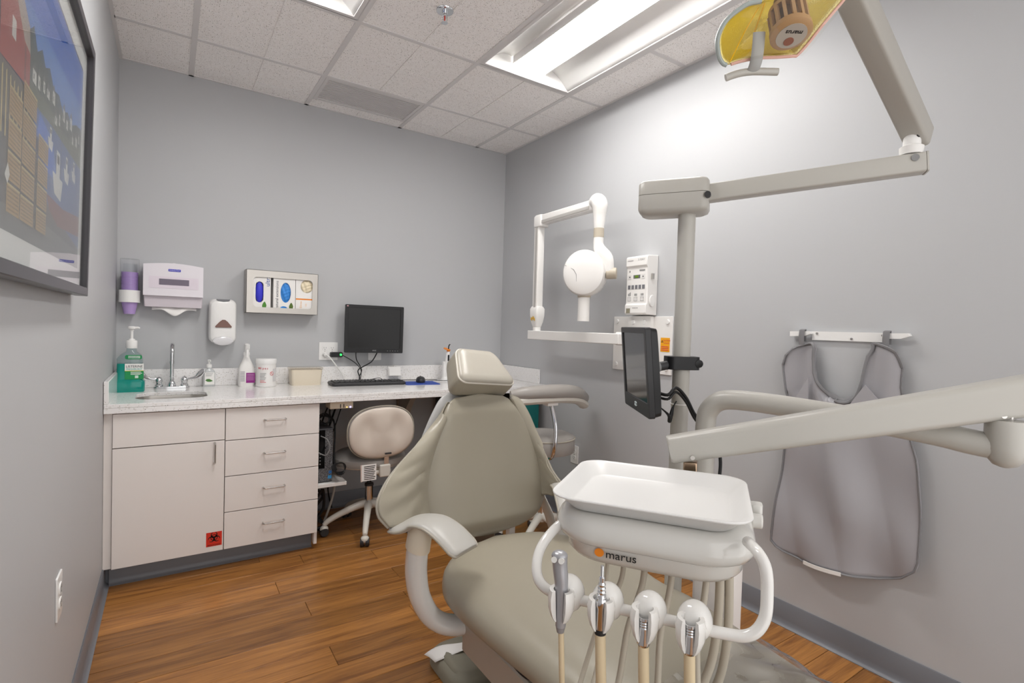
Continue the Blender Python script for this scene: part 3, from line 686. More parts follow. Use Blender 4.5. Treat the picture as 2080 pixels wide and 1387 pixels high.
MB(fpt).prism([(.690 + x * .7, 1.302 + z) for x, z in ((.0, -.006), (.030, -.006), (.033, .008), (.026, .022), (.018, .030), (.008, .022), (.0, .008))], .0966, .0972).build('leaf_mark', mat('leaf_green2', '#4d8a2f', .5, var=.3, vscale=90), g1)
g2 = glove_box(.750, .872, ell(.029, .060, 32, .818, 1.390), M_lblue, 'white glove box with light blue gloves in the middle of the rack')
text('lettering', 'natural extensions', .0225, frame((.770, -.0968, 1.375), (0, 0, 1), (-1, 0, 0)), mat('thin_grey_ink', '#55585c', .6), g2)
MB(fpt).prism([(.838 + x * .7, 1.302 + z) for x, z in ((.0, -.006), (.030, -.006), (.033, .008), (.026, .022), (.018, .030), (.008, .022), (.0, .008))], .0966, .0972).build('leaf_mark', mat('leaf_olive', '#56702a', .5, var=.3, vscale=90), g2)
MB(fpt).prism([(.788 + .02 * math.cos(PI * k / 10) + .02, 1.294 + .014 * math.sin(PI * k / 10)) for k in range(11)], .0966, .0972).build('blue_badge', mat('badge_lblue', '#2b86d8', .5), g2)
g3 = glove_box(.875, .992, ell(.036, .040, 32, .938, 1.435), M_cream, 'white glove box with cream gloves and an orange stripe, last in the rack')
MB(fpt).box(.876, .991, 1.352, 1.360, .0966, .0972).build('orange_stripe', M_orange, g3)
text('lettering', 'Gloves', .016, frame((.905, -.0968, 1.322), (0, 0, 1), (-1, 0, 0)), mat('orange_ink', '#efb878', .6), g3)
text('lettering', '100', .013, frame((.935, -.0968, 1.320), (0, 0, 1), (-1, 0, 0)), mat('orange_ink2', '#f0c9a0', .6), g3)
# wall monitor
mon = thing('wall_monitor', 'black flat monitor mounted on the back wall above the keyboard', 'monitor', (1.37, 0, 1.03))
mf = frame((1.368, -.10, 1.183), (math.cos(.10), math.sin(-.10), -.008), (.035, 0, 1))
MB(mf).plate(rrect(.382, .312, .006, 3), [rrect(.340, .262, .002, 1, 0, .006)], -.012, .008).build('bezel', M_black, mon, bev=.002)
MB(mf).box(-.1705, .1705, -.1255, .1375, -.011, .0035).build('screen', mat('screen_off', '#141314', .28), mon)
MB(mf).loft([[(x, y, z) for x, y in rrect(w, h, .02, 3)] for w, h, z in ((.376, .306, -.0125), (.34, .27, -.03), (.2, .16, -.045))]).build('back_shell', M_black, mon)
MB().box(1.33, 1.40, -.06, -.001, 1.15, 1.22).build('mount', M_dark, mon)
text('lettering', 'ASUS', .011, mf @ Matrix.Translation((.0, -.1405, .0085)), mat('logo_silver', '#b9b9bb', .4), mon)
for k in range(5): MB(mf).box(.085 + k * .017, .091 + k * .017, -.1425, -.1395, .008, .0088).build('button', M_inkg, mon)
MB(mf).box(-.182, -.172, .142, .150, .008, .0085).build('power_sticker', mat('pinkish', '#c99a9f', .5), mon)
# outlets
def duplex(parent, fr, x, z):
    p = MB(fr @ Matrix.Translation((x, z, 0))).prism(rrect(.034, .029, .011, 5), .004, .0075).build('receptacle', M_white, parent)
    s = MB(fr @ Matrix.Translation((x, z, 0)))
    s.box(-.0075, -.0055, -.002, .007, .0075, .0079).box(.0055, .0075, -.001, .0065, .0075, .0079).prism(ell(.0025, .0025, 10, 0, -.008), .0075, .0079)
    s.build('slots', M_ink, p)
def outlet(name, label, fr, loc, gang=1):
    t = thing(name, label, 'outlet', loc, group='wall outlets')
    w = .07 if gang == 1 else .118
    MB(fr).prism(rrect(w, .115, .004, 3), .0005, .005).build('plate', M_white, t, bev=.0015)
    for g in range(gang):
        x = 0 if gang == 1 else (-.023 + .046 * g)
        for z in (.0195, -.0195): duplex(t, fr, x, z)
        MB(fr).cyl((x, 0, .005), (x, 0, .0062), .003, n=10).build('screw', M_nickel, t)
    return t
outlet('double_outlet', 'white four-socket outlet plate on the back wall left of the monitor', FY(1.098, 0, 1.033), (1.098, 0, .975), 2)
outlet('wall_outlet', 'white duplex outlet low on the right wall behind the stool', FXm(W, -.935, .421), (W, -.935, .363))
outlet('wall_outlet', 'white duplex outlet low on the left wall in the foreground', FXp(0, -1.702, .482), (0, -1.702, .424))
bp_ = thing('blank_plate', 'small white blank wall plate below the monitor', 'wall plate', (1.42, 0, .965))
MB(FY(1.405, 0, 1.01)).prism(rrect(.09, .075, .004, 3), .0005, .006).build('plate', M_white, bp_, bev=.0015)
# plugs and cords
pl = thing('white_plug', 'white plug and cord dropping from the double outlet to the counter', 'cord', (1.075, -.03, .99))
MB(FY(1.076, -.008, 1.012)).cyl((0, 0, 0), (0, 0, .022), .016, .011, n=18).build('plug', M_white, pl)
MB().tube(catmull([(1.076, -.028, 1.012), (1.10, -.05, .99), (1.16, -.05, .91), (1.195, -.045, .855), (1.205, -.05, .838)], 6), .0042, 10).build('cord', M_white, pl)
ad = thing('power_adapter', 'black plug-in power adapter with a glowing green light', 'adapter', (1.125, -.03, .99))
MB(FY(1.125, -.008, 1.012)).prism(rrect(.075, .032, .008, 4, .018, 0), 0, .034).build('body', M_black, ad, bev=.004)
MB(FY(1.125, -.0425, 1.012)).cyl((.042, .0, 0), (.042, .0, .002), .0065, n=14).build('green_light', M_led, ad)
MB().tube(catmull([(1.18, -.03, 1.008), (1.23, -.04, .98), (1.275, -.045, .945), (1.30, -.05, .905), (1.292, -.06, .845)], 6), .0025, 8).build('cord', M_cable, ad)
for i, (a, b_, lab) in enumerate((((1.252, -.085, 1.03), (1.262, -.07, .98), 'thin black video cord hanging from the left of the monitor'), ((1.395, -.085, 1.03), (1.36, -.07, .965), 'thick black power cord hanging from the middle of the monitor'))):
    p = catmull([a, b_, (1.30 - .02 * i, -.06, .915), (1.285, -.065, .87), (1.283, -.07, .842)], 6)
    tag(MB().tube(p, .004 if i else .003, 8).build('monitor_cord', M_cable), lab, 'cord')
tag(MB().tube(catmull([(1.33, -.10, .84), (1.37, -.08, .852), (1.42, -.075, .856), (1.46, -.08, .84), (1.60, -.06, .837), (1.82, -.12, .837)], 6), .002, 8).build('data_cable', M_cable), 'thin black cord running along the counter from keyboard to curing light', 'cord')

# ---------------------------------------------------------------- knee space under the counter
hub = thing('usb_hub', 'small cream hub box hanging under the counter edge', 'hub', (1.03, -.53, .75))
MB().box(.965, 1.09, -.60, -.50, .750, .790).build('case', M_beige, hub, bev=.003)
for x in (1.018, 1.036): MB().box(x, x + .004, -.6008, -.6, .755, .775).build('port', M_black, hub)
MB(FY(1.055, -.6, .757)).cyl((0, 0, 0), (0, 0, .001), .003, n=10).build('amber_light', mat('led_amber', '#ffc860', .4, emit=2.0), hub)
MB(FY(1.074, -.6, .757)).cyl((0, 0, 0), (0, 0, .0015), .0045, n=12).build('violet_light', M_ledv, hub)
sh = tag(MB().box(.906, 1.07, -.575, -.10, .318, .338).build('tower_shelf', M_whitem, bev=.002), 'white shelf fixed to the drawer cabinet carrying the computer', 'shelf')
twr = thing('computer_tower', 'slim dark computer tower standing on the white shelf', 'computer', (.955, -.37, .338))
MB().box(.910, 1.0, -.54, -.20, .3385, .635).build('case', mat('tower_grey', '#4a4a4e', .45), twr, bev=.004)
MB().box(.913, .955, -.5465, -.541, .42, .628).build('drive_panel', M_blackg, twr)
MB().box(.956, .997, -.5465, -.541, .345, .628).build('mesh_panel', speck_mat('mesh_grille', '#77777a', [('#2a2a2c', 330, .55, .8)], .5), twr)
MB().box(.913, .955, -.5465, -.541, .345, .415).build('lower_grille', MATS['mesh_grille'], twr)
MB().box(.978, .994, -.5472, -.5466, .385, .402).build('window_sticker', mat('sticker_blue', '#2f6fb8', .4), twr)
MB().box(.974, .994, -.5472, -.5466, .358, .376).build('chip_sticker', mat('sticker_cyan', '#3f9bd8', .4), twr)
for k in range(4): MB().box(.928, .934, -.5472, -.5466, .44 + k * .018, .446 + k * .018).build('port', M_inkg, twr)
rc = random.Random(3)
CLAB = ['grey cable looping in front of the computer tower', 'black cable bundle coiled above the computer tower', 'black cable dropping from the hub to the shelf', 'black cable running down behind the stool seat', 'pale cable hanging below the white shelf', 'black cable tangle on the floor under the shelf', 'black cable swinging from the counter edge to the floor', 'thin black cable crossing behind the tower']
CP = [([(.93, -.56, .60), (.955, -.60, .585), (.968, -.60, .54), (.95, -.59, .50), (.92, -.56, .51)], .003, M_inkg),
      ([(.915, -.5, .69), (.95, -.52, .715), (.985, -.5, .70), (1.0, -.48, .665), (.96, -.5, .655), (.92, -.52, .675), (.95, -.5, .70), (.99, -.49, .685), (.97, -.5, .65), (.93, -.5, .66)], .005, M_cable),
      ([(.985, -.52, .75), (.99, -.5, .70), (1.02, -.47, .66), (1.02, -.50, .60), (1.012, -.52, .50), (1.012, -.54, .43), (1.02, -.55, .40)], .005, M_cable),
      ([(1.05, -.3, .76), (1.03, -.22, .66), (1.015, -.18, .55), (1.01, -.16, .45), (1.08, -.14, .38), (1.085, -.12, .30), (1.09, -.1, .15), (1.12, -.08, .03)], .0045, M_cable),
      ([(1.03, -.3, .34), (1.065, -.33, .30), (1.06, -.35, .22), (1.03, -.36, .12), (1.0, -.36, .04)], .007, mat('pale_cable', '#b9b5ae', .5)),
      ([(.93, -.38, .31), (.95, -.40, .22), (.98, -.42, .26), (.99, -.40, .15), (.95, -.43, .10), (1.0, -.41, .05), (.94, -.40, .03), (1.01, -.36, .02), (.96, -.33, .12), (1.0, -.34, .20), (.94, -.36, .26)], .008, M_cable),
      ([(1.11, -.3, .78), (1.09, -.24, .70), (1.07, -.2, .60), (1.04, -.18, .50), (1.02, -.16, .44), (1.03, -.15, .41), (1.05, -.16, .46)], .006, M_cable),
      ([(1.10, -.35, .74), (1.04, -.42, .62), (.99, -.5, .56), (.955, -.56, .53)], .003, M_cable)]
for (p, r, m_), l_ in zip(CP, CLAB): tag(MB().tube(catmull(p, 6), r, 8).build('cable', m_), l_, 'cable', 'cables in the knee space')
cc = MB()
for k in range(5): cc.tube([(1.025 + (.026 + .003 * k) * math.cos(2 * PI * j / 20), -.60 + .006 * k + .008 * math.sin(j), .42 + (.035 - .002 * k) * math.sin(2 * PI * j / 20)) for j in range(20)], .003, 6, closed=True)
tag(cc.build('coiled_cable', M_cable), 'coiled grey-black cable bundle hanging beside the stool seat', 'cable')
outlet('wall_outlet', 'white outlet plate under the counter behind the cables', FY(1.03, 0, .60), (1.03, 0, .54))
# curved counter bracket
cb = thing('counter_bracket', 'curved grey-beige support bracket under the counter beside the stool', 'bracket', (1.60, -.2, .5))
out = [(0, .79), (-.42, .79), (-.42, .765), (-.36, .745), (-.30, .765), (-.24, .74), (-.16, .66), (-.10, .56), (-.085, .45), (0, .45)]
MB(frame((1.60, 0, 0), (0, 1, 0), (0, 0, 1))).prism([(y, z) for y, z in out], -.02, .02).build('corbel', mat('bracket_beige', '#bdb3a8', .4), cb, bev=.003)
MB().box(1.57, 1.63, -.012, -.001, .30, .79).build('back_leg', MATS['bracket_beige'], cb)
# dark and teal storage unit below the right end
st = thing('storage_cube', 'black storage cube with a teal front under the counter\'s right end', 'cabinet', (2.13, -.27, 0))
MB().box(1.84, 2.345, -.625, -.06, .0, .745).build('case', M_black, st, bev=.003)
MB().box(1.848, 2.338, -.640, -.626, .06, .740).build('front', M_teal, st, bev=.002)
MB().box(1.95, 2.28, -.6435, -.6405, .60, .61).build('finger_groove', M_black, st)

# ================================================================== framed picture on the left wall
pic = thing('framed_picture', 'large dark-framed harbour photograph under glass on the left wall', 'picture', (.02, -2.02, 1.275))
pf = frame((.030, -2.02, 1.273), (0, 1, 0), (.018, 0, 1))                  # hangs with its top a little off the wall
pw_, ph_ = .99, .70
MB(pf).plate([(-pw_ / 2, 0), (pw_ / 2, 0), (pw_ / 2, ph_), (-pw_ / 2, ph_)], [[(-pw_ / 2 + .024, .024), (pw_ / 2 - .024, .024), (pw_ / 2 - .024, ph_ - .024), (-pw_ / 2 + .024, ph_ - .024)]], -.022, .008).build('frame', mat('frame_dark', '#3a383c', .3), pic, bev=.002)
MB(pf).box(-pw_ / 2 + .022, pw_ / 2 - .022, .022, ph_ - .022, -.012, -.010).build('backing', M_dark, pic)
x0, x1, y0, y1 = -.415, .412, .072, .612
MB(pf).plate([(-pw_ / 2 + .022, .022), (pw_ / 2 - .022, .022), (pw_ / 2 - .022, ph_ - .022), (-pw_ / 2 + .022, ph_ - .022)], [[(x0, y0), (x1, y0), (x1, y1), (x0, y1)]], -.0098, -.008).build('mat_board', M_paper, pic)
PC = ['#5f8fd8', '#2f6ccf', '#a8342c', '#b9a79a', '#3d4a45', '#57604c', '#e4e2dc', '#3b5f9e', '#6b6a68', '#b08a4a', '#8a6a35', '#7a2f2c', '#4d4b4d', '#c8b070', '#59524a']
PM = [mat('print_%02d' % i, c, .6, var=.12, vscale=30) for i, c in enumerate(PC)]
pr = MB(pf); lay = [-.0097]
def poly(k, pts):
    lay[0] += .00003; pr.m(k)
    P = [(x0 + (x1 - x0) * u, y0 + (y1 - y0) * v, lay[0]) for u, v in pts]
    A = sum(P[i][0] * P[(i + 1) % len(P)][1] - P[(i + 1) % len(P)][0] * P[i][1] for i in range(len(P)))
    pr.add(P if A > 0 else P[::-1], [tuple(range(len(P)))])
poly(0, [(0, 0), (1, 0), (1, 1), (0, 1)])
for k in range(6): poly(1, [(0, .62 + k * .065), (1, .70 + k * .055), (1, 1), (0, 1)]) if k in (2, 4) else None
poly(4, [(.24, .45), (.25, .68), (.29, .72), (.33, .66), (.38, .70), (.42, .66), (.47, .69), (.53, .64), (.60, .66), (.66, .62), (.74, .66), (.80, .63), (.9, .68), (1, .70), (1, .45)])
poly(5, [(.24, .40), (.24, .52), (.45, .55), (.7, .54), (1, .60), (1, .40)])
rp = random.Random(11)
for k in range(13):
    u = .28 + .053 * k + .02 * rp.random(); v = .50 + .07 * rp.random() + .004 * k; w = .018 + .02 * rp.random(); h = .03 + .03 * rp.random()
    poly(6, [(u, v), (u + w, v), (u + w, v + h), (u + w / 2, v + h + .025), (u, v + h)]); poly(8, [(u - .004, v + h), (u + w + .004, v + h), (u + w / 2, v + h + .03)])
    poly(12, [(u + .008, v + .012), (u + .014, v + .012), (u + .014, v + .03), (u + .008, v + .03)])
poly(7, [(.3, .10), (.3, .47), (.5, .49), (1, .50), (1, .10)])
poly(1, [(.32, .30), (.36, .47), (.52, .44), (.6, .30)])
poly(12, [(0, 0), (0, .42), (.30, .35), (.48, .18), (1, .10), (1, 0)])
poly(8, [(0, 0), (0, .07), (.5, .10), (1, .08), (1, 0)])
poly(11, [(.46, .22), (.70, .22), (1, .26), (1, .16), (.62, .13), (.50, .17)])
for u, v, s in ((.58, .30, 1), (.72, .38, .6), (.85, .42, .5), (.48, .42, .45)):
    poly(6, [(u - .05 * s, v + .03 * s), (u + .10 * s, v + .03 * s), (u + .075 * s, v - .06 * s), (u - .02 * s, v - .05 * s)])
    poly(6, [(u, v + .03 * s), (u + .05 * s, v + .03 * s), (u + .05 * s, v + .13 * s), (u, v + .13 * s)]); poly(12, [(u + .008 * s, v + .08 * s), (u + .042 * s, v + .08 * s), (u + .042 * s, v + .115 * s), (u + .008 * s, v + .115 * s)])
    poly(14, [(u + .06 * s, v + .03 * s), (u + .066 * s, v + .03 * s), (u + .066 * s, v + .24 * s), (u + .06 * s, v + .24 * s)])
poly(2, [(0, .46), (0, .72), (.03, .80), (.20, .62), (.25, .60), (.25, .49)])
poly(3, [(.02, .82), (.06, .84), (.24, .68), (.25, .60), (.20, .61)])
poly(11, [(.20, .60), (.215, .60), (.215, .50), (.20, .49)]); poly(6, [(.10, .56), (.13, .56), (.13, .62), (.10, .62)])
poly(14, [(0, .30), (0, .46), (.26, .48), (.26, .34)])
for k in range(9): poly(13, [(.01 + k * .028, .26), (.018 + k * .028, .26), (.018 + k * .028, .45), (.01 + k * .028, .44)])
for (ua, ub, va, vb, n) in ((.09, .19, .05, .42, 4), (.19, .31, .05, .49, 5), (.33, .44, .05, .39, 4)):
    for k in range(n):
        a, b = va + (vb - va) * k / n, va + (vb - va) * (k + 1) / n
        poly(9, [(ua, a + .006), (ub, a + .006), (ub, b - .003), (ua, b - .003)])
        for j in range(6): poly(10, [(ua + .006, a + .014 + (b - a - .02) * j / 6), (ub - .006, a + .014 + (b - a - .02) * j / 6), (ub - .006, a + .019 + (b - a - .02) * j / 6), (ua + .006, a + .019 + (b - a - .02) * j / 6)])
        poly(13, [(ua, b - .009), (ub, b - .009), (ub, b - .003), (ua, b - .003)])
poly(6, [(.055, .15), (.075, .13), (.09, .16), (.075, .19)])
pr.build('print', PM, pic, ang=80)
MB(pf).box(-pw_ / 2 + .022, pw_ / 2 - .022, .022, ph_ - .022, -.003, -.001).build('glass', M_pane, pic)

# ================================================================== right wall: x-ray unit, controller, apron
xr = thing('xray_unit', 'white wall-mounted dental x-ray with folding arm and round tube head', 'x-ray unit', (2.41, -1.46, 1.0))
MB(FXm(W, -1.468, 1.151)).prism(rrect(.424, .306, .004, 2), .001, .010).build('wall_plate', M_whitem, xr, bev=.002)
for y, z in ((-1.285, 1.275), (-1.285, 1.03), (-1.65, 1.275), (-1.65, 1.03)):
    MB(FXm(W - .010, y, z)).cyl((0, 0, 0), (0, 0, .006), .013, .011, n=18).build('bolt', M_white, xr)
MB(FXm(W, -1.475, 1.235)).prism(rrect(.16, .14, .006, 3), .010, .035).build('arm_socket', M_xray, xr, bev=.004)
for y in (-1.43, -1.51): MB(FXm(W - .035, y, 1.272)).cyl((0, 0, 0), (0, 0, .008), .014, .012, n=18).build('bolt', M_white, xr)
MB().box(2.215, W - .03, -1.55, -1.46, 1.145, 1.215).build('arm_knuckle', M_xray, xr, bev=.008)
bar = MB().box(2.17, 2.232, -1.53, -.715, 1.150, 1.207).build('reach_bar', M_xray, xr, bev=.004)
# hinge, upright, folding arm
ax, ay = 2.20, -.775
hg = MB()
hg.lathe([(.026, 0), (.026, .022), (.018, .024)], (ax, ay, 1.207), 24)
hg.build('swivel', M_xray, xr)
def clevis(o, w, h, y): return [(ax + dx, ay + y + 0 * dx, 1.23 + dz) for dx, dz in []]
MB().loft([[(x, y, z) for x, y in rrect(a, b, .012, 4, ax, ay)] for a, b, z in ((.045, .045, 1.230), (.06, .066, 1.262), (.066, .082, 1.30), (.066, .086, 1.345), (.05, .07, 1.362))]).build('hinge_cup', M_xray, xr, bev=.003)
dec = mat('worn_yellow', '#dcae34', .5)
for k in range(5): MB(frame((ax - .0335, ay - .018 + .009 * k, 1.268 + .006 * (k % 3)), (0, -1, 0), (0, 0, 1))).prism([(-.004, 0), (.004, .003), (.002, .018 + .006 * (k % 2)), (-.003, .02)], 0, .0006).build('worn_mark', dec, xr)
a0 = Vector((ax, ay, 1.30)); a1 = Vector((ax - .002, ay - .012, 1.895))
def beam(p0, p1, w, d, side, m, name, r=.008, par=None, bev=.004):
    p0 = Vector(p0); p1 = Vector(p1); y = (p1 - p0); f = frame(p0, side, y); L = y.length
    return MB(f).loft([[(x, q, z) for x, z in rrect(w, d, r, 3)][::-1] for q in (0, L)]).build(name, m, par or xr, bev=bev)
M_alu = mat('arm_grey', '#b9b6b2', .35)
beam(a0, a1, .052, .05, (0, 1, 0), M_xray, 'upright_arm')
beam(a0 + Vector((-.026, -.006, .0)), a1 + Vector((-.026, -.004, -.03)), .022, .004, (0, 1, 0), M_alu, 'upright_track', .001, bev=0)
MB().loft([[(x, y, z) for x, y in rrect(a, b, .016, 4, ax, ay - .015)] for a, b, z in ((.066, .08, 1.862), (.07, .088, 1.875), (.07, .088, 1.925), (.055, .07, 1.94))]).build('elbow_cap', M_xray, xr, bev=.004)
b0 = Vector((ax - .002, ay - .03, 1.905)); b1 = Vector((2.182, -1.32, 1.912))
beam(b0, b1, .05, .062, (1, 0, 0), M_xray, 'folding_arm')
beam(b0 + Vector((-.026, -.01, -.016)), b1 + Vector((-.026, .05, -.012)), .004, .02, (1, 0, 0), M_alu, 'folding_track', .001, bev=0)
dx, dy = 2.182, -1.345
MB().tube(catmull([(dx, dy + .05, 1.912), (dx, dy + .02, 1.925), (dx, dy, 1.90), (dx, dy, 1.84), (dx, dy, 1.775)], 5), [.034, .044, .044, .034, .028], 20).build('shoulder', M_xray, xr)
MB().cyl((dx, dy, 1.775), (dx, dy, 1.725), .0285, n=24).build('collar_ring', M_ring, xr)
C_ = Vector((2.135, -1.295, 1.53)); nrm = Vector((-.78, -.62, 0)).normalized(); rv = Vector((-nrm.y, nrm.x, 0)) * -1
if rv.y > 0: rv = -rv
MB().tube(catmull([(dx, dy, 1.725), (dx, dy, 1.69), tuple(Vector((dx, dy, 1.655)) + rv * .012), tuple(C_ + rv * .118 + Vector((0, 0, .08))), tuple(C_ + rv * .128 + Vector((0, 0, 0)))], 6), [.028, .028, .034, .034, .03], 18).build('yoke', M_xray, xr)
hf = frame(C_, rv, (0, 0, 1))
if (hf.to_3x3() @ Vector((0, 0, 1))).dot(nrm) < 0: hf = frame(C_, -rv, (0, 0, 1))
def disc(r, z, sq=1.0): return [(r * math.cos(2 * PI * k / 40), r * 1.09 * math.sin(2 * PI * k / 40), z) for k in range(40)]
MB(hf).loft([disc(.06, -.115), disc(.095, -.105), disc(.112, -.08), disc(.116, -.03), disc(.116, .03), disc(.108, .052), disc(.09, .06), disc(.03, .063)]).build('tube_head', M_xray, xr)
MB(hf).tube([(-.102, .04, .0545), (-.05, .015, .0625), (-.035, -.01, .0632), (-.032, -.09, .058)], .0012, 6).build('cover_seam', M_inkg, xr)
kn = C_ + rv * .118
MB().cyl(kn, kn + rv * .055, .032, .030, n=28).build('pivot_knob', M_ring, xr, bev=.004)
MB().cyl((C_.x, C_.y, 1.425), (C_.x, C_.y, 1.398), .036, n=28).build('cone_ring', M_ring, xr)
MB().cyl((C_.x, C_.y, 1.40), (C_.x, C_.y, 1.268), .0325, n=28).build('aiming_cone', M_xray, xr)
# controller
ct = thing('xray_controller', 'white x-ray control box with buttons and small green display', 'control box', (2.37, -1.49, 1.31))
cfm = FXm(W, -1.488, 1.467)
prof = [(.001, -.158), (.080, -.155), (.088, -.148), (.088, -.105), (.080, -.095), (.080, .098), (.088, .108), (.088, .150), (.080, .160), (.001, .165)]   # depth, height
MB(cfm).loft([[(x, h, d) for d, h in prof] for x in (-.076, .076)]).build('housing', M_xray, ct, bev=.004, ang=30)
def cbox(name, x0, x1, y0, y1, d, m, par=ct): return MB(cfm).box(x0, x1, y0, y1, d, d + .0012).build(name, m, par)
cbox('display', -.024, .024, .040, .058, .0802, mat('lcd_frame', '#6d6d72', .3)); cbox('digits', -.012, .012, .043, .055, .0815, mat('lcd_green', '#5c7a22', .3, emit=.25))
for k in range(5): cbox('key', -.062 + k * .0255, -.044 + k * .0255, -.018, .004, .0802, mat('key_grey', '#77777c', .5))
M_keyl = mat('key_line', '#dcdad8', .5); M_keyb = mat('key_border', '#9c9b9b', .5)
for x in (-.05, .045):
    k_ = cbox('arrow_key', x - .012, x + .012, .036, .060, .0802, M_keyl)
    s = 1 if x > 0 else -1
    MB(cfm).prism([(x - .005, .048 - s * .003), (x + .005, .048 - s * .003), (x, .048 + s * .005)][::s], .0815, .0822).build('arrow', M_ink, k_)
for k, x in enumerate((-.05, -.004, .042)):
    cbox('mode_key', x - .012, x + .012, -.082, -.060, .0802, M_keyl)
    MB(cfm).plate([(x - .012, -.082), (x + .012, -.082), (x + .012, -.060), (x - .012, -.060)], [[(x - .0108, -.0808), (x + .0108, -.0808), (x + .0108, -.0612), (x - .0108, -.0612)]], .0815, .0820).build('key_border', M_keyb, ct)
    for j in range(3): cbox('mark', x - .009 + j * .007, x - .005 + j * .007, -.054, -.042 + .004 * j * (k == 0), .0802, M_inkg)
cbox('mark', .018, .056, .078, .086, .0802, M_inkg); cbox('mark', -.055, -.048, .074, .084, .0802, M_inkg)
for j in range(3): cbox('mark', -.015 + j * .014, -.009 + j * .014, -.122, -.119, .0882, M_ink)
text('lettering', 'X-RAY', .017, cfm @ Matrix.Translation((.035, .138, .0885)), mat('print_pale', '#b3b1b0', .5), ct)
cbox('mark', -.062, -.022, .134, .139, .0882, mat('print_pale2', '#b9b7b6', .5))
cbox('power_switch', -.062, -.034, -.148, -.122, .0885, mat('switch_khaki', '#8d8875', .5))
sf_ = frame((W - .045, -1.5645, 1.52), (1, 0, 0), (0, 0, 1))
MB().box(W - .055, W - .040, -1.575, -1.564, 1.50, 1.53).build('key_clip', M_nickel, ct)
MB(frame((W - .045, -1.5645, 1.385), (1, 0, 0), (0, 0, 1))).loft([[(x, y, z) for x, y in ell(.022, .032, 24)] for z in (0, .008)]).build('exposure_button', M_white, ct, bev=.003)
sk = tag(MB(FXm(W - .0105, -1.637, 1.155)).box(-.030, .030, -.037, .037, 0, .0006).build('caution_label', M_yellow), 'orange-yellow radiation caution label on the white wall plate', 'label')
def caution(s_, x, z, size): return text('lettering', s_, size, FXm(W - .0113, -1.637 - x, 1.155 + z), M_redp, sk)
caution('CAUTION', .009, .022, .0105); caution('X-RAYS', .009, .008, .0105)
for k in range(3): MB(FXm(W - .0112, -1.637, 1.155)).box(-.024, .024, -.012 - k * .009, -.008 - k * .009, 0, .0004).build('small_print', M_redp, sk)
tf = MB(FXm(W - .0112, -1.618, 1.171)).prism(ell(.0016, .0016, 8), 0, .0004)
for k in range(3):
    a = math.radians(90 + 120 * k)
    tf.prism([(.0025 * math.cos(a - .5), .0025 * math.sin(a - .5)), (.0075 * math.cos(a - .5), .0075 * math.sin(a - .5)), (.0075 * math.cos(a + .5), .0075 * math.sin(a + .5)), (.0025 * math.cos(a + .5), .0025 * math.sin(a + .5))], 0, .0004)
tf.build('trefoil', M_ink, sk)

# apron hanger and lead apron
hn = thing('apron_hanger', 'white metal wall hanger bar holding the lead apron', 'hanger', (W, -2.5, 1.21))
MB(FXm(W, -2.515, 1.226)).prism([(-.135, -.019), (.128, -.019), (.133, .016), (-.135, .016)], .001, .010).build('bar', M_white, hn, bev=.001)
for s, y in ((1, -2.34), (-1, -2.675)):
    MB(FXm(W, y, 1.232)).prism([(-.04, .008), (.04, .010), (.045, .0), (.02, -.010), (-.04, -.012)][::1 if s < 0 else 1], .010, .030).build('hook', M_white, hn, bev=.001)
for x, z in ((-.115, .008), (.012, -.010), (.115, .006)): MB(FXm(W - .010, -2.515, 1.226)).cyl((x, z, 0), (x, z, .003), .0045, n=12).build('screw', M_nickel, hn)
apn = thing('lead_apron', 'grey lead x-ray apron hanging by two straps on the right wall', 'apron', (2.39, -2.52, .33))
LB = [(.32, -2.305), (.345, -2.278), (.37, -2.272), (.414, -2.278), (.711, -2.298), (.92, -2.319), (1.0, -2.303), (1.10, -2.285), (1.15, -2.292), (1.179, -2.318), (1.195, -2.345)]
RB = [(.36, -2.72), (.375, -2.75), (.45, -2.783), (.616, -2.778), (.80, -2.762), (.88, -2.738), (1.046, -2.703), (1.133, -2.706), (1.175, -2.698), (1.19, -2.68), (1.20, -2.66)]
TOP = [(0, 1.10), (.03, 1.165), (.08, 1.188), (.14, 1.195), (.20, 1.188), (.25, 1.172), (.28, 1.14), (.295, 1.09), (.31, 1.055), (.36, 1.015), (.43, .985), (.52, .975), (.60, .985), (.66, 1.015), (.70, 1.06), (.715, 1.11), (.735, 1.155), (.77, 1.18), (.82, 1.198), (.87, 1.20), (.93, 1.19), (.97, 1.17), (1, 1.12)]
BOT = [(0, .36), (.05, .328), (.25, .316), (.55, .335), (.80, .348), (.92, .365), (1, .43)]
def apron_x(y, z, back=False):
    s = (y + 2.27) / -.51
    b = .024 + .018 * math.sin(PI * min(max(s, 0), 1))
    dn = min(1, max(0, (1.05 - z) / .5))
    b += dn * (.020 * math.sin(s * 11.0 + 1.2 + 1.5 * z) + .011 * abs(math.sin(s * 9 + z * 4)) + .006 * math.sin(s * 19 + z * 7)) + .009 * math.sin(z * 15 + s * 8) * dn
    g = math.exp(-((s - .42) ** 2) / .02 - ((z - .42) ** 2) / .03); b += .016 * g
    if z > .98: b = .03 + .010 * math.sin(s * 26)
    return W - .006 - b
def apron(u, v):
    zt = smooth_interp(TOP, u); zb = smooth_interp(BOT, u); z = zt + (zb - zt) * v
    y = interp(LB, z) * (1 - u) + interp(RB, z) * u
    return (apron_x(y, z), y, z)
MB().grid(apron, 72, 48).build('apron_body', M_apron, apn, solid=.010, soff=1, ang=80)
edge = [apron(1 - k / 40, 1) for k in range(41)]; edge = [apron(1, k / 20) for k in range(20)] + edge + [apron(0, 1 - k / 20) for k in range(1, 21)]
MB().tube([(p[0] - .003, p[1], p[2]) for p in edge], .0042, 8, flat=.6).build('edge_binding', M_aprond, apn)
nk = [apron(k / 60, 0) for k in range(61)]
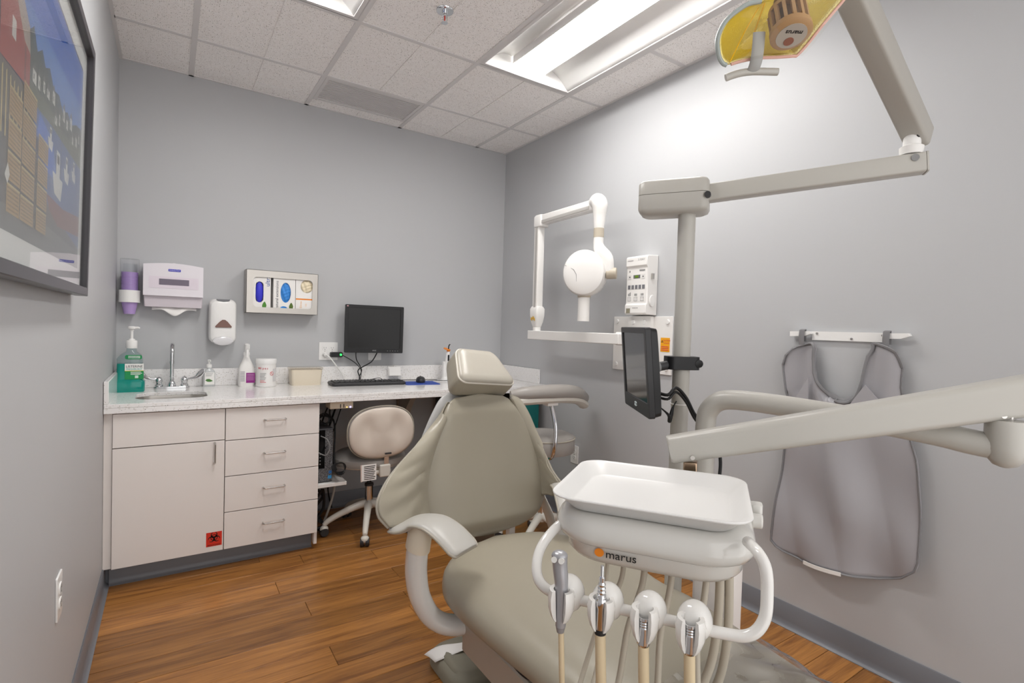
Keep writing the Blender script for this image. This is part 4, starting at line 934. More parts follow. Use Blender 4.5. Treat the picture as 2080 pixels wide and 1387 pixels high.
MB().tube([(p[0] - .004, p[1], p[2]) for p in nk], .006, 8, flat=.6).build('neck_binding', M_aprond, apn)
for y in (-2.352, -2.650): MB().tube([(W - .034, y, 1.185), (W - .038, y, 1.215), (W - .034, y, 1.246), (W - .022, y, 1.25), (W - .018, y, 1.2)], .011, 8, flat=.18, upv=(0, 1, 0)).build('hanging_strap', M_aprond, apn)
MB().loft([[(apron_x(-2.41 - .15 * t, .34) - .008, -2.408 - .15 * t, .322 + .018 * t + dz) for dz in (-.010, .004)] + [(apron_x(-2.41 - .15 * t, .34) - .005, -2.408 - .15 * t, .322 + .018 * t + dz) for dz in (.004, -.010)] for t in [k / 8 for k in range(9)]]).build('white_tag', M_paper, apn)
# folded lining showing at the neckline, and the turned-down collar flap
def lining(u, v):
    y = -2.385 - .225 * u; zt = interp([(0, 1.05), (.3, 1.01), (.55, .985), (.8, 1.01), (1, 1.06)], u); z = zt - (.10 + .05 * math.sin(PI * u)) * v
    return (W - .016 - .014 * v, y, z)
MB().grid(lining, 16, 8).build('lining', M_aprond, apn, solid=.003)
for fl in ([(-2.40, 1.06), (-2.335, .94), (-2.40, .93)], [(-2.60, 1.05), (-2.665, .98), (-2.60, .93), (-2.545, .96)]):
    MB().add([(W - .062, y, z) for y, z in fl] + [(W - .056, y, z) for y, z in fl], [tuple(range(len(fl))), tuple(range(2 * len(fl) - 1, len(fl) - 1, -1))] + [(i, i + len(fl), (i + 1) % len(fl) + len(fl), (i + 1) % len(fl)) for i in range(len(fl))]).build('collar_flap', M_apron, apn, ang=60)

# ================================================================== stools
def stool_base(par, hx, hy, ang0, R, m, lift=.0):
    for k in range(5):
        a = math.radians(ang0 + 72 * k); d = Vector((math.cos(a), math.sin(a), 0)); h = Vector((hx, hy, 0))
        p = [h + Vector((0, 0, .155)), h + d * .05 + Vector((0, 0, .152)), h + d * (R * .65) + Vector((0, 0, .115)), h + d * (R - .02) + Vector((0, 0, .082)), h + d * R + Vector((0, 0, .062))]
        leg = MB().tube(catmull(p, 5), [.024, .022, .018, .016, .013], 12, flat=1.0).build('leg', m, par)
        c = h + d * R; s = Vector((-d.y, d.x, 0))
        cs = MB()
        for q in (-1, 1): cs.cyl(c + s * (.006 * q) + Vector((0, 0, .026)), c + s * (.024 * q) + Vector((0, 0, .026)), .025, .022, n=20)
        cs.build('caster_wheel', M_dark, leg)
        MB().ball(c + Vector((0, 0, .040)), .024, .024, .022, 14, 8).cyl(c + Vector((0, 0, .05)), c + Vector((0, 0, .075)), .010, n=12).build('caster_hood', m, leg)
hx, hy = 1.235, -.462
op = thing('operator_stool', 'beige operator stool with a padded oval backrest at the knee space', 'stool', (hx, hy, 0))
stool_base(op, hx, hy, -112, .25, M_enamel)
MB().lathe([(.03, .13), (.033, .14), (.033, .17), (.026, .175)], (hx, hy, 0), 24).build('hub', M_enamel, op)
MB().cyl((hx, hy, .165), (hx, hy, .265), .023, n=24).build('gas_column', M_chrome, op)
MB().lathe([(.026, .262), (.026, .275), (.015, .28)], (hx, hy, 0), 20).cyl((hx, hy, .275), (hx, hy, .385), .012, n=16).build('piston', M_dark, op)
MB().box(hx - .07, hx + .07, hy - .17, hy + .08, .372, .392).build('seat_plate', M_enamel, op, bev=.004)
sc_ = (hx + .005, hy + .03)
def srr(w, d, z): return [(sc_[0] + w * math.cos(2 * PI * k / 40), sc_[1] + d * math.sin(2 * PI * k / 40), z) for k in range(40)]
MB().loft([srr(.19, .18, .392), srr(.205, .195, .398), srr(.21, .20, .402)]).build('seat_pan', M_shell, op)
MB().loft([srr(.208, .198, .402), srr(.216, .206, .42), srr(.212, .202, .442), srr(.19, .18, .458), srr(.10, .09, .464), srr(.02, .02, .464)]).build('seat', M_stoolv, op)
bf = frame((1.246, -.635, .608), (.995, -.06, -.02), (.05, -.02, 1)); bf = bf @ Matrix.Rotation(math.radians(4), 4, 'Z')
def bring(a, b, z, cx=0, cz=0):
    out = []
    for k in range(48):
        t = 2 * PI * k / 48; ct_, st_ = math.cos(t), math.sin(t)
        out.append((cx + a * math.copysign(abs(ct_) ** .82, ct_), cz + b * math.copysign(abs(st_) ** .82, st_) * (1 if st_ > 0 else 1.02), z))
    return out
def dish(u, v):
    return None
shell = MB(bf); rings = []
for a, b, z in ((.172, .130, -.012), (.184, .142, -.004), (.184, .142, .004), (.178, .136, .012), (.166, .125, .016), (.15, .112, .019), (.13, .097, .021), (.11, .08, .022), (.09, .066, .0232), (.07, .05, .024), (.045, .034, .0243), (.01, .008, .0245)):
    R_ = []
    for (x, y, z_) in bring(a, b, z):
        if z > .01:
            for sx in (-.085, .085): z_ -= .022 * math.exp(-((x - sx) / .036) ** 2 - ((y - .03) / .08) ** 2)
            z_ -= .05 * x * x
        R_.append((x, y, z_))
    rings.append(R_)
shell.loft(rings); shell.build('backrest_shell', M_shell, op, sub=1)
MB(bf).loft([bring(.165, .125, -.055), bring(.186, .146, -.04), bring(.192, .150, -.022), bring(.186, .144, -.012)]).build('backrest_pad', M_stoolv, op)
MB(bf).tube([p for p in bring(.19, .147, -.014)], .004, 8, closed=True).build('backrest_piping', M_piping, op)
MB().box(1.260, 1.286, -.640, -.632, .42, .510).build('backrest_strut', M_chrome, op)
MB().box(1.255, 1.291, -.669, -.661, .488, .496).build('strut_slot', M_dark, op)
MB().box(1.234, 1.296, -.650, -.59, .355, .425).build('strut_housing', M_enamel, op, bev=.006)
MB().box(1.245, 1.285, -.59, -.42, .372, .39).build('strut_bar', M_enamel, op)
for z in (.375, .402): MB().cyl((1.220, -.62, z), (1.234, -.62, z), .009, n=12).build('lever_knob', M_enamel, op)
tg = thing('instruction_tag', 'white printed instruction tag hanging under the operator stool seat', 'tag', (1.16, -.655, .37))
tfm = frame((1.165, -.668, .398), (1, -.05, .02), (-.06, 0, 1))
MB(tfm).box(-.040, .040, -.045, .045, -.001, .001).build('card', M_paper, tg)
MB(tfm).box(-.046, -.036, -.048, .044, -.004, .0005).build('card_fold', mat('card_pink', '#dcc9c2', .7), tg)
for k in range(8): MB(tfm).box(-.028, .034 - .004 * (k % 3), .032 - k * .010, .036 - k * .010, .001, .0016).build('printed_line', M_ink, tg)

ax2, ay2 = 2.012, -1.13
asn = thing('assistant_stool', 'grey assistant stool with a curved padded arm behind the dental chair', 'stool', (ax2, ay2, 0))
stool_base(asn, ax2, ay2, -150, .24, M_enamel)
MB().lathe([(.03, .13), (.033, .14), (.033, .17), (.026, .175)], (ax2, ay2, 0), 24).build('hub', M_enamel, asn)
MB().cyl((ax2, ay2, .165), (ax2, ay2, .36), .022, n=24).cyl((ax2, ay2, .36), (ax2, ay2, .52), .013, n=16).build('gas_column', M_chrome, asn)
MB().box(ax2 - .06, ax2 + .09, ay2 - .08, ay2 + .06, .510, .5295).build('seat_plate', M_dark, asn)
MB().lathe([(.145, .530), (.172, .532), (.178, .545), (.178, .607), (.172, .620), (.155, .629), (.08, .635), (.01, .636)], (ax2, ay2, 0), 44).build('seat', M_stoolv, asn)
MB().tube([(ax2 + .1765 * math.cos(2 * PI * k / 44), ay2 + .1765 * math.sin(2 * PI * k / 44), .611) for k in range(44)], .004, 8, closed=True).build('seat_piping', M_piping, asn)
padp = catmull([(1.72, -1.22, .870), (1.80, -1.245, .876), (1.94, -1.26, .879), (2.07, -1.245, .873), (2.19, -1.20, .853), (2.285, -1.145, .818), (2.305, -1.125, .806)], 6)
MB().tube(padp, [.022, .038, .043, .043, .042, .036, .018], 20, upv=(0, 0, 1), flat=1.0).build('arm_pad', M_stoolv, asn)
MB().tube([(p[0], p[1], p[2] - .035) for p in padp[3:-3]], .026, 10, upv=(0, 0, 1), flat=1.3).build('arm_rail', M_enamel, asn)
MB().box(1.93, 2.0, -1.27, -1.22, .806, .842).build('arm_clamp', M_whitem, asn, bev=.003)
MB().tube(catmull([(1.965, -1.25, .82), (1.955, -1.31, .70), (1.945, -1.315, .58), (1.97, -1.25, .518), (2.01, -1.15, .518)], 5), .012, 12).build('arm_post', M_chrome, asn)

# ================================================================== dental chair (local frame: x across, +y towards the head, z up)
CA = math.radians(0)
chair = thing('dental_chair', 'taupe vinyl dental patient chair with sling back and long seat', 'dental chair', (1.225, -1.90, 0), -CA, world=False)
# seat and leg rest: one long cushion
HW = [(-1.75, .10), (-1.70, .19), (-1.55, .235), (-1.2, .25), (-.9, .262), (-.6, .275), (-.4, .290), (-.25, .296), (-.16, .285), (-.09, .250), (-.045, .20), (-.012, .12), (0, .04)]
HWR = [(-1.75, .10), (-1.70, .19), (-1.55, .225), (-1.2, .236), (-1.03, .246), (-.74, .295), (-.62, .316), (-.52, .306), (-.42, .320), (-.30, .325), (-.2, .312)] + HW[HW.index((-.16, .285)) + 1:]
ZT = [(-1.75, .50), (-1.5, .485), (-1.1, .470), (-.8, .470), (-.5, .478), (-.25, .485), (-.08, .478), (0, .458)]
TH = [(-1.75, .04), (-1.6, .075), (-1.1, .085), (-.8, .105), (-.5, .135), (-.2, .145), (-.09, .12), (0, .03)]
rings = []
for k in range(61):
    y = -1.75 + 1.75 * k / 60; hl = smooth_interp(HW, y); hr = smooth_interp(HWR, y); zt = smooth_interp(ZT, y); th = smooth_interp(TH, y); ring = []
    for j in range(32):
        t = 2 * PI * j / 32; c, s = math.cos(t), math.sin(t)
        hw = hr if c > 0 else hl
        x = hw * math.copysign(abs(c) ** .55, c); zz = math.copysign(abs(s) ** .8, s)
        crown = .012 * (1 - (x / max(hw, .01)) ** 2)
        ring.append((x, y, zt - th / 2 + zz * th / 2 + (crown if s > 0 else 0)))
    rings.append(ring)
MB().loft(rings).build('seat_cushion', M_vinyl, chair, ang=180)
# backrest centre pad
def back_y(z): return .055 + .20 * (z - .45)
BH = [(.425, .02), (.428, .08), (.436, .13), (.452, .175), (.48, .212), (.53, .242), (.60, .255), (.68, .250), (.76, .226), (.84, .190), (.90, .158), (.94, .132), (.962, .100), (.972, .05), (.974, .01)]
def pad(scale, yo, th, name, m, z0=.458, z1=.964, bowl=.02):
    rings = []
    N = 46
    for k in range(N + 1):
        z = z0 + (z1 - z0) * k / N; hw = max(.004, smooth_interp(BH, .425 + .549 * k / N)) * scale
        e = min(1, math.sin(PI * min(max((k + .6) / (N + 1.2), 0), 1)) * 2.6); ring = []
        for j in range(32):
            t = 2 * PI * j / 32; c, s = math.cos(t), math.sin(t)
            x = hw * math.copysign(abs(c) ** .7, c); f = (x / max(hw, .01))
            ring.append((x, back_y(z) + yo + math.copysign(abs(s) ** .8, s) * th / 2 * max(e, .35) - bowl * f * f * (.4 + .6 * e), z))
        rings.append(ring)
    return MB().loft(rings).build(name, m, chair, ang=180)
pad(1.04, 0, .075, 'backrest', M_vinyl)
pad(1.0, .055, .045, 'back_shell', mat('shell_grey', '#c4c3c1', .3), .50, .975, .0)
# sling wings, sweeping forward into the arm rests
WO = {-1: [(0, (.122, .150, .932)), (.12, (.170, .130, .880)), (.25, (.232, .100, .838)), (.4, (.299, .060, .802)), (.55, (.373, .020, .757)), (.7, (.427, -.020, .720)), (.82, (.458, -.048, .680)), (.92, (.458, -.062, .640)), (1, (.430, -.070, .604))],
      1: [(0, (.150, .165, .940)), (.12, (.188, .160, .924)), (.25, (.212, .135, .875)), (.4, (.226, .110, .822)), (.55, (.240, .070, .760)), (.7, (.248, .035, .710)), (.82, (.254, .005, .670)), (.92, (.266, -.030, .635)), (1, (.285, -.055, .605))]}
def wing(sgn):
    WX, WY, WZ = ([(a, p[i]) for a, p in WO[sgn]] for i in range(3)); ADX, ADY = (0, 0) if sgn < 0 else (-.075, .065)
    def fn(u, v):
        zi = .938 - .373 * v; xi = smooth_interp(BH, zi) * .965; yi = back_y(zi) - .020
        xo, yo, zo = smooth_interp(WX, v), smooth_interp(WY, v), smooth_interp(WZ, v)
        e = math.sin(PI * u); x = xi + (xo - xi) * u; z = zi + (zo - zi) * u
        y = yi + (yo - yi) * u - (.035 if sgn < 0 else .020) * e * (.3 + .7 * v)
        fold = e * max(0, (v - .35) / .65)
        y += fold * (.008 * math.sin((v * 1.9 - u * .45) * 20) * u + .012 * math.exp(-((u - .32) / .12) ** 2 - ((v - .60) / .035) ** 2) - .011 * math.exp(-((u - .32) / .12) ** 2 - ((v - .66) / .04) ** 2))
        z += fold * .004 * math.sin((v * 1.6 - u * .9) * 19)
        return (sgn * x, y, z)
    g = MB().grid(fn if sgn < 0 else (lambda u, v: fn(1 - u, v)), 36, 56)
    w = g.build('wing', M_vinyl, chair, solid=.014, soff=1, ang=180)
    MB().tube([tuple(Vector(fn(1, k / 40)) + Vector((0, -.003, 0))) for k in range(41)], .0045, 8).build('wing_piping', M_piping, w)
    MB().tube([tuple(Vector(fn(0.03, k / 40)) + Vector((0, -.012, 0))) for k in range(8, 41)], .0035, 8).build('wing_seam', M_piping, w)
    # arm pad: a soft tongue continuing the wing forward
    path = catmull([(.405, -.055, .592), (.385, -.082, .602), (.352, -.115, .624), (.325, -.165, .632), (.300, -.215, .615), (.278, -.262, .585), (.272, -.275, .575)], 6)
    path = [Vector((p.x + ADX, p.y + ADY, p.z)) for p in path]
    wid = [.030, .050, .056, .058, .060, .060, .050]; rings = []
    n = len(path)
    for i, p in enumerate(path):
        t = (path[min(i + 1, n - 1)] - path[max(i - 1, 0)]).normalized(); side = t.cross(Vector((0, 0, 1))).normalized(); nn = side.cross(t)
        w_ = interp([(j / 6, q) for j, q in enumerate(wid)], i / (n - 1)); h_ = .013 if 0 < i < n - 1 else .006
        rings.append([Vector(((q := p + side * (w_ * math.copysign(abs(math.cos(a)) ** .7, math.cos(a))) + nn * (h_ * math.sin(a))).x * sgn, q.y, q.z)) for a in [2 * PI * k / 24 for k in range(24)]])
    ap = MB().loft(rings if sgn > 0 else [r[::-1] for r in rings]).build('arm_pad', M_vinylg, chair, ang=180)
    ed = [r[0] for r in rings] + [r[12] for r in rings[::-1]]
    MB().tube([tuple(p) for p in ed], .004, 8, closed=True).build('arm_piping', M_piping, ap)
    # arm support
    sp_ = catmull([(.350, -.130, .600), (.356, -.122, .53), (.355, -.118, .46), (.342, -.125, .39), (.305, -.140, .325), (.24, -.16, .295), (.12, -.17, .295)], 6)
    MB().tube([((p.x + ADX) * sgn, p.y + ADY, p.z) for p in sp_], [.040, .043, .044, .043, .042, .040, .038], 20, flat=.72, upv=(0, 1, 0)).build('arm_support', M_tube, chair)
    MB().tube([((.350 + ADX) * sgn, -.132 + ADY, .622), ((.350 + ADX) * sgn, -.130 + ADY, .60), ((.355 + ADX) * sgn, -.123 + ADY, .545)], [.030, .0445, .0465], 20, flat=.76, upv=(0, 1, 0)).build('arm_cap', M_beige, chair)
    return w
wing(-1); wing(1)
# strap, back bracket and side levers between seat and back
MB().box(-.045, .045, .075, .09, .36, .47).build('back_bracket', M_steel, chair, bev=.004)
MB().box(.10, .125, .06, .085, .33, .50).build('recline_link', M_white, chair)
for s in (-1, 1):
    MB().tube(catmull([(.30 * s, -.02, .34), (.30 * s, .03, .40), (.292 * s, .07, .48), (.275 * s, .10, .54)], 5), .030, 14, flat=.35, upv=(0, 1, 0)).build('pivot_cover', M_enamel, chair)
    MB().cyl((.295 * s, .0, .375), (.318 * s, .0, .375), .026, n=24).build('pivot_cap', M_enamel, chair, bev=.003)
# headrest
hdf = Matrix.Translation((.012, .182, 1.046)) @ Matrix.Rotation(math.radians(12), 4, 'Z') @ Matrix.Rotation(math.radians(47), 4, 'X') @ Matrix.Rotation(math.radians(-7), 4, 'Z')
rings = []
for z, s, dz in ((-.062, .80, 0), (-.055, .93, 0), (-.038, .99, 0), (.012, 1.0, 0), (.028, .97, 0)):
    rings.append([(x * s * (1.0 - .20 * (y / .085)), y * s, z) for x, y in rrect(.240, .170, .035, 6)])
MB(hdf).loft(rings).build('headrest', M_vinyl, chair, ang=50)
MB(hdf).loft([[(x * s * (1.0 - .20 * (y / .085)), y * s, z) for x, y in rrect(.240, .170, .035, 6)] for z, s in ((.027, .955), (.036, .93), (.042, .85), (.044, .6), (.044, .1))]).build('headrest_face', mat('taupe_vinyl_lit', '#b5afa3', .30, bump=.06, bscale=500, var=.03), chair, ang=60)  # paler vinyl: light on the upturned face is put into its colour
MB(hdf).tube([(x * .965 * (1.0 - .20 * (y / .085)), y * .965, .0275) for x, y in rrect(.240, .170, .035, 6)], .0035, 8, closed=True).build('headrest_piping', mat('piping_light', '#d3cdc2', .4), chair)
MB().box(-.03, .05, .19, .205, .93, 1.03).build('headrest_bar', M_whitem, chair, bev=.003)
# lift arm, underbody, floor base
def slabf(p0, p1, w, t, name, m, bev=.01):
    p0 = Vector(p0); p1 = Vector(p1); f = frame(p0, (1, 0, 0), p1 - p0); L = (p1 - p0).length
    return MB(f).loft([[(x, q, z) for x, z in rrect(w, t, .012, 3)][::-1] for q in (0, L)]).build(name, m, chair, bev=bev)
MB().loft([[(x, y, z) for x, y in rrect(w, 1.0, .03, 4, .0, -.66)] for w, z in ((.44, .218), (.45, .224), (.45, .318), (.44, .324))]).build('seat_frame', mat('frame_taupe', '#b3aba0', .35), chair)
slabf((0, -.35, .26), (0, -.95, .05), .27, .12, 'lift_arm', M_enamel)
MB().prism(rrect(.40, 1.25, .08, 4, .0, -.76), .3245, .36).build('under_pan', mat('under_pan', '#6d655c', .5), chair, bev=.006)  # dark brown carries the shade under the seat in its colour
slabf((0, -.45, .12), (0, -1.05, .06), .20, .07, 'lower_link', mat('under_pan2', '#837a70', .5))
MB().prism(rrect(.44, .94, .10, 5, 0, -.67), .0, .045).build('floor_base', mat('base_green', '#6e766c', .45), chair, bev=.012)
MB().tube(catmull([(-.215, -.42, .345), (-.225, -.46, .335), (-.225, -.52, .335), (-.21, -.56, .345)], 5), .003, 6).build('wire', M_cable, chair)
# foot control on the floor
fcx, fcy = 1.128, -1.875
ft = thing('foot_control', 'olive rubber foot control on the floor beside the dental chair', 'foot control', (fcx, fcy, 0))
def fr_(w, d, z, dy=0): return [(x, y, z) for x, y in rrect(w, d, min(w, d) * .36, 6, fcx, fcy + dy)]
MB().loft([fr_(.19, .26, .0), fr_(.20, .27, .004), fr_(.195, .262, .034), fr_(.175, .24, .046), fr_(.155, .21, .049), fr_(.148, .20, .058), fr_(.12, .17, .064), fr_(.03, .05, .065)]).build('body', M_rubber, ft, ang=50)
def flap(u, v): return (fcx - .120 + .15 * u + .015 * v, fcy + .085 - .060 * v - .05 * u, .074 - .030 * (1 - u) ** 3 + .004 * math.sin(u * 6 + v * 3))
tag(MB().grid(flap, 12, 6).build('paper_flap', M_paper, solid=.001), 'crumpled white paper strip lying on the foot control', 'paper')
# clear toe cover over the end of the leg rest
def toe(u, v):
    y = -.86 - .86 * v; t = -1 + 2 * u; hw = smooth_interp(HWR if t > 0 else HW, y) + .004; zt = smooth_interp(ZT, y); th = smooth_interp(TH, y)
    a = t * PI * .56; x = hw * math.copysign(min(1, abs(math.sin(a)) ** .55), t); z = zt - th / 2 + (th / 2 + .021) * math.copysign(abs(math.cos(a)) ** .8, math.cos(a))
    z += .0045 * math.sin(x * 60 + y * 22) * math.sin(y * 35) + .003 * math.sin(x * 24 - y * 50)
    return (x, y, z)
tc_ = tag(MB().grid(toe, 70, 60).build('toe_cover', M_film), 'clear wrinkled plastic cover over the leg rest end of the dental chair', 'plastic cover')
tc_.location = (1.225, -1.90, 0); tc_.rotation_euler = (0, 0, -CA)

# ================================================================== delivery unit (local frame: x along its front, y to its back)
du = thing('delivery_unit', 'glossy white dental delivery head with handle bar and orange logo', 'delivery unit', (.821, -2.715, 0), math.atan2(-.818, .574), world=False)
def dr_(w, d, z, r=.06): return [(x, y, z) for x, y in rrect(w, d, r, 8, .178, .185)]
MB().loft([dr_(.27, .28, .792, .08), dr_(.305, .318, .796, .08), dr_(.318, .332, .806, .08), dr_(.322, .338, .830, .08)]).build('lower_body', M_unit, du, ang=50)
MB().loft([dr_(.330, .346, .829, .08), dr_(.346, .362, .834, .085), dr_(.356, .372, .846, .085), dr_(.356, .372, .858, .085), dr_(.346, .362, .872, .08), dr_(.330, .346, .880, .075), dr_(.30, .32, .883, .07)]).build('upper_body', M_unit, du, ang=60)
lgf = frame((.122, .0145, .818), (1, 0, 0), (0, .02, 1))
MB(lgf).prism(ell(.0085, .0075, 24, -.026, .001), 0, .0012).build('logo_disc', M_orange, du)
text('logo_lettering', 'marus', .020, lgf @ Matrix.Translation((.013, .0, .0008)), M_ink, du, sx=1.12)
hp = catmull([(.030, .10, .850), (.008, .03, .842), (-.006, -.02, .815), (.004, -.055, .785), (.035, -.062, .768), (.10, -.062, .766), (.20, -.062, .766), (.30, -.062, .764), (.340, -.062, .770), (.360, -.056, .795), (.363, -.050, .835), (.360, -.045, .868), (.350, -.030, .884), (.338, .02, .880)], 8)
MB().tube(hp, .0090, 14).build('handle_bar', M_tube, du)
HX = [.056, .122, .190, .258]
for x in HX:
    h = MB()
    h.ball((x + .005, -.058, .772), .027, .028, .031, 20, 12)
    N = 20; g = 34; zr = []
    for z, ro, ri in ((.738, .012, .0095), (.746, .017, .0105), (.760, .0215, .0115), (.778, .0225, .0125), (.790, .0200, .0135)):
        out = [(x + ro * math.cos(math.radians(-90 + g + (360 - 2 * g) * k / N)), -.086 + ro * math.sin(math.radians(-90 + g + (360 - 2 * g) * k / N)), z) for k in range(N + 1)]
        inn = [(x + ri * math.cos(math.radians(-90 + g + (360 - 2 * g) * k / N)), -.086 + ri * math.sin(math.radians(-90 + g + (360 - 2 * g) * k / N)), z) for k in range(N, -1, -1)]
        zr.append(out + inn)
    h.loft(zr); h.build('instrument_holder', M_tube, du, ang=50)
MB().cyl((.372, .17, .868), (.352, .17, .868), .014, n=20).build('side_knob', M_unit, du, bev=.003)
MB().prism(rrect(.022, .03, .006, 3, .362, .20), .876, .892).build('side_lever', M_unit, du, bev=.003)
MB().box(.218, .248, .338, .368, .876, .925).build('pivot_block', mat('bronze_metal', '#b79e86', .25, 1.0), du, bev=.003)
MB().lathe([(.030, .876), (.030, .884), (.024, .888)], (.233, .353, 0), 24).build('pivot_ring', M_unit, du)
# instrument tray lies on top
tr = thing('instrument_tray', 'empty white rounded instrument tray on the delivery head', 'tray', (.821, -2.715, .884), math.atan2(-.818, .574), world=False)
def tq(w, d, r, z): return [(x, y, z - .884) for x, y in rrect(w, d, r, 8, .1725, .152)]
MB().loft([tq(.285, .243, .040, .8845), tq(.290, .248, .042, .885), tq(.332, .288, .046, .908), tq(.349, .305, .050, .910), tq(.351, .307, .051, .912), tq(.349, .305, .050, .9135), tq(.330, .286, .045, .912), tq(.290, .248, .042, .890), tq(.280, .238, .040, .888)]).build('tray_body', mat('tray_white', '#e4e3e1', .3), tr, ang=40)
# instruments with their hoses
def inst(name, label, x, hose_r, z_low, back, hm):
    t = thing(name, label, 'instrument', (.821, -2.715, 0), math.atan2(-.818, .574), world=False)
    hx_ = x
    path = catmull([(hx_, -.086, z_low), (hx_ + .002, -.084, z_low - .05), (hx_ + .003, -.078, .64), (hx_ + .002, -.06, .575), (hx_, -.02, .535)], 7)
    MB().tube(path, hose_r, 12).build('hose', hm, t)
    MB().tube(catmull([(hx_, -.02, .535), (hx_ + .004, .02, .535), (hx_ + .012, .055, .575), ((hx_ + back) / 2, .075, .66), (back, .085, .74), (back + .004, .09, .795)], 7), min(hose_r, .006), 12).build('hose_return', M_hoseg, t)
    return t
i1 = inst('air_water_syringe', 'grey two-button air-water syringe in the leftmost holder', HX[0], .0048, .742, .125, M_hose)
MB().tube(catmull([(HX[0], -.086, .728), (HX[0], -.086, .76), (HX[0] - .001, -.086, .80), (HX[0] - .004, -.087, .828), (HX[0] - .005, -.088, .846)], 5), [.0085, .0095, .0105, .012, .0125, .0135], 18).ball((HX[0] - .005, -.088, .846), .0135, .0135, .008).build('grip', M_silver, i1)
for s in (-1, 1): MB(frame((HX[0] - .004 + .006 * s, -.1005, .843), (1, 0, 0), (0, .3, 1))).cyl((0, 0, -.002), (0, 0, .003), .0048, n=16).build('button', M_tube, i1)
MB().cyl((HX[0], -.086, .730), (HX[0], -.086, .718), .0085, .006, n=16).build('hose_collar', mat('grey_collar', '#8d8a8a', .4), i1)
i2 = inst('handpiece_motor', 'chrome dental handpiece motor with a slim ribbed nose, second holder', HX[1], .0085, .735, .165, M_hose)
MB().lathe([(.0085, .738), (.0095, .742), (.0095, .775), (.0115, .780), (.0115, .786), (.0085, .790), (.0075, .796), (.0065, .797), (.0072, .800), (.006, .803), (.0068, .806), (.0055, .809), (.0062, .812), (.0045, .816), (.0048, .823), (.003, .825), (.003, .842), (.001, .843)], (HX[1], -.086, 0), 20).build('motor', M_chrome, i2, ang=25)
MB().cyl((HX[1], -.086, .742), (HX[1], -.086, .732), .0092, n=18).build('hose_collar', M_black, i2)
i3 = inst('handpiece_hose', 'open chrome hose connector in the third holder', HX[2], .0085, .732, .215, M_hose)
i4 = inst('handpiece_hose', 'open chrome hose connector with ribbed ring in the rightmost holder', HX[3], .0085, .735, .275, M_hose)
for it, x, z in ((i3, HX[2], .730), (i4, HX[3], .735)):
    MB().lathe([(.0085, z), (.0105, z + .004), (.0105, z + .030), (.0095, z + .032), (.0105, z + .034), (.0095, z + .036), (.0105, z + .038), (.0095, z + .040), (.0105, z + .042), (.0105, z + .046), (.008, z + .046), (.0075, z + .030)], (x, -.086, 0), 20).build('connector', M_chrome, it, ang=25)
# spare tubing dropping from the underside
tb = thing('tubing', 'grey-beige supply tubing dropping from under the delivery head', 'tubing', (.821, -2.715, 0), math.atan2(-.818, .574), world=False)
for pts, r in (([(.30, .10, .80), (.30, .11, .70), (.29, .12, .60), (.26, .10, .53), (.22, .02, .52)], .008), ([(.315, .11, .80), (.318, .12, .68), (.31, .14, .58), (.29, .14, .52)], .008), ([(.105, .05, .80), (.104, .04, .70), (.10, .02, .62), (.09, -.02, .56)], .0035)):
    MB().tube(catmull(pts, 6), r, 12).build('tube', M_hoseg, tb)

# ================================================================== support column with light post and delivery arm
sc = thing('support_column', 'off-white utility column on the floor at the right of the dental chair', 'column', (1.565, -2.50, 0))
MB().loft([[(x, y, z) for x, y in rrect(w, d, .02, 5, 1.618, -2.53)] for w, d, z in ((.065, .14, .29), (.065, .14, .70), (.06, .13, .71), (.04, .11, .712))]).build('housing', M_lam, sc)
MB().loft([[(x, y, z) for x, y in rrect(w, d, .03, 5, 1.565, -2.50)] for w, d, z in ((.19, .24, 0), (.19, .24, .28), (.18, .23, .295), (.15, .20, .30))]).build('foot_box', M_lam, sc)
da = thing('counterbalance_boom', 'long off-white two-part counterbalance boom carrying the delivery head', 'boom', (1.488, -2.563, .55))
MB().box(1.462, 1.60, -2.60, -2.53, .545, .60).build('mount_bracket', M_post, da, bev=.006)
MB().tube(catmull([(1.488, -2.563, .56), (1.488, -2.563, .90), (1.488, -2.563, .965), (1.489, -2.570, 1.005), (1.497, -2.60, 1.036), (1.515, -2.66, 1.044), (1.56, -2.80, 1.038), (1.62, -3.02, 1.020), (1.640, -3.09, 1.010), (1.651, -3.13, 1.006)], 7), .0265, 22).build('lower_arm', M_post, da)
MB().lathe([(.008, .966), (.020, .971), (.030, .984), (.035, 1.004), (.035, 1.056), (.031, 1.062), (.01, 1.063)], (1.655, -3.146, 0), 28).build('elbow', M_post, da)
MB().box(1.640, 1.664, -3.158, -3.128, 1.058, 1.092).build('elbow_link', M_nickel, da, bev=.003)
pA = Vector((1.203, -2.673, .949)); pB = Vector((1.770, -3.250, 1.142)); dd = (pB - pA)
aff = frame(pA, dd.cross(Vector((0, 0, 1))), dd)
MB(aff).loft([[(x, q, z) for x, z in rrect(w, h, .016, 5)][::-1] for q, w, h in ((0, .046, .058), (.004, .05, .062), (.5, .058, .074), (dd.length, .062, .084))]).build('upper_arm', M_post, da, ang=60)
for q, z in ((.046, -.020), (.648, -.028)):
    pp = aff @ Vector((.0, q, z)); sd = (aff.to_3x3() @ Vector((1, 0, 0)))
    s_ = -1 if (Vector((.2375, -3.464, 1.2)) - pp).dot(sd) < 0 else 1
    MB().cyl(pp + sd * (s_ * .024), pp + sd * (s_ * .029), .005, n=14).build('pivot_pin', M_nickel, da)
lt = thing('operatory_light', 'dental operatory light on a tall post with folding arm and gold reflector', 'dental light', (1.555, -2.42, .30))
MB().cyl((1.555, -2.42, .29), (1.555, -2.42, 1.585), .0258, n=32).build('post', M_post, lt)
ld = Vector((.549, -.836, 0)); ls = Vector((.836, .549, 0)); lp = Vector((1.555, -2.42, 0))
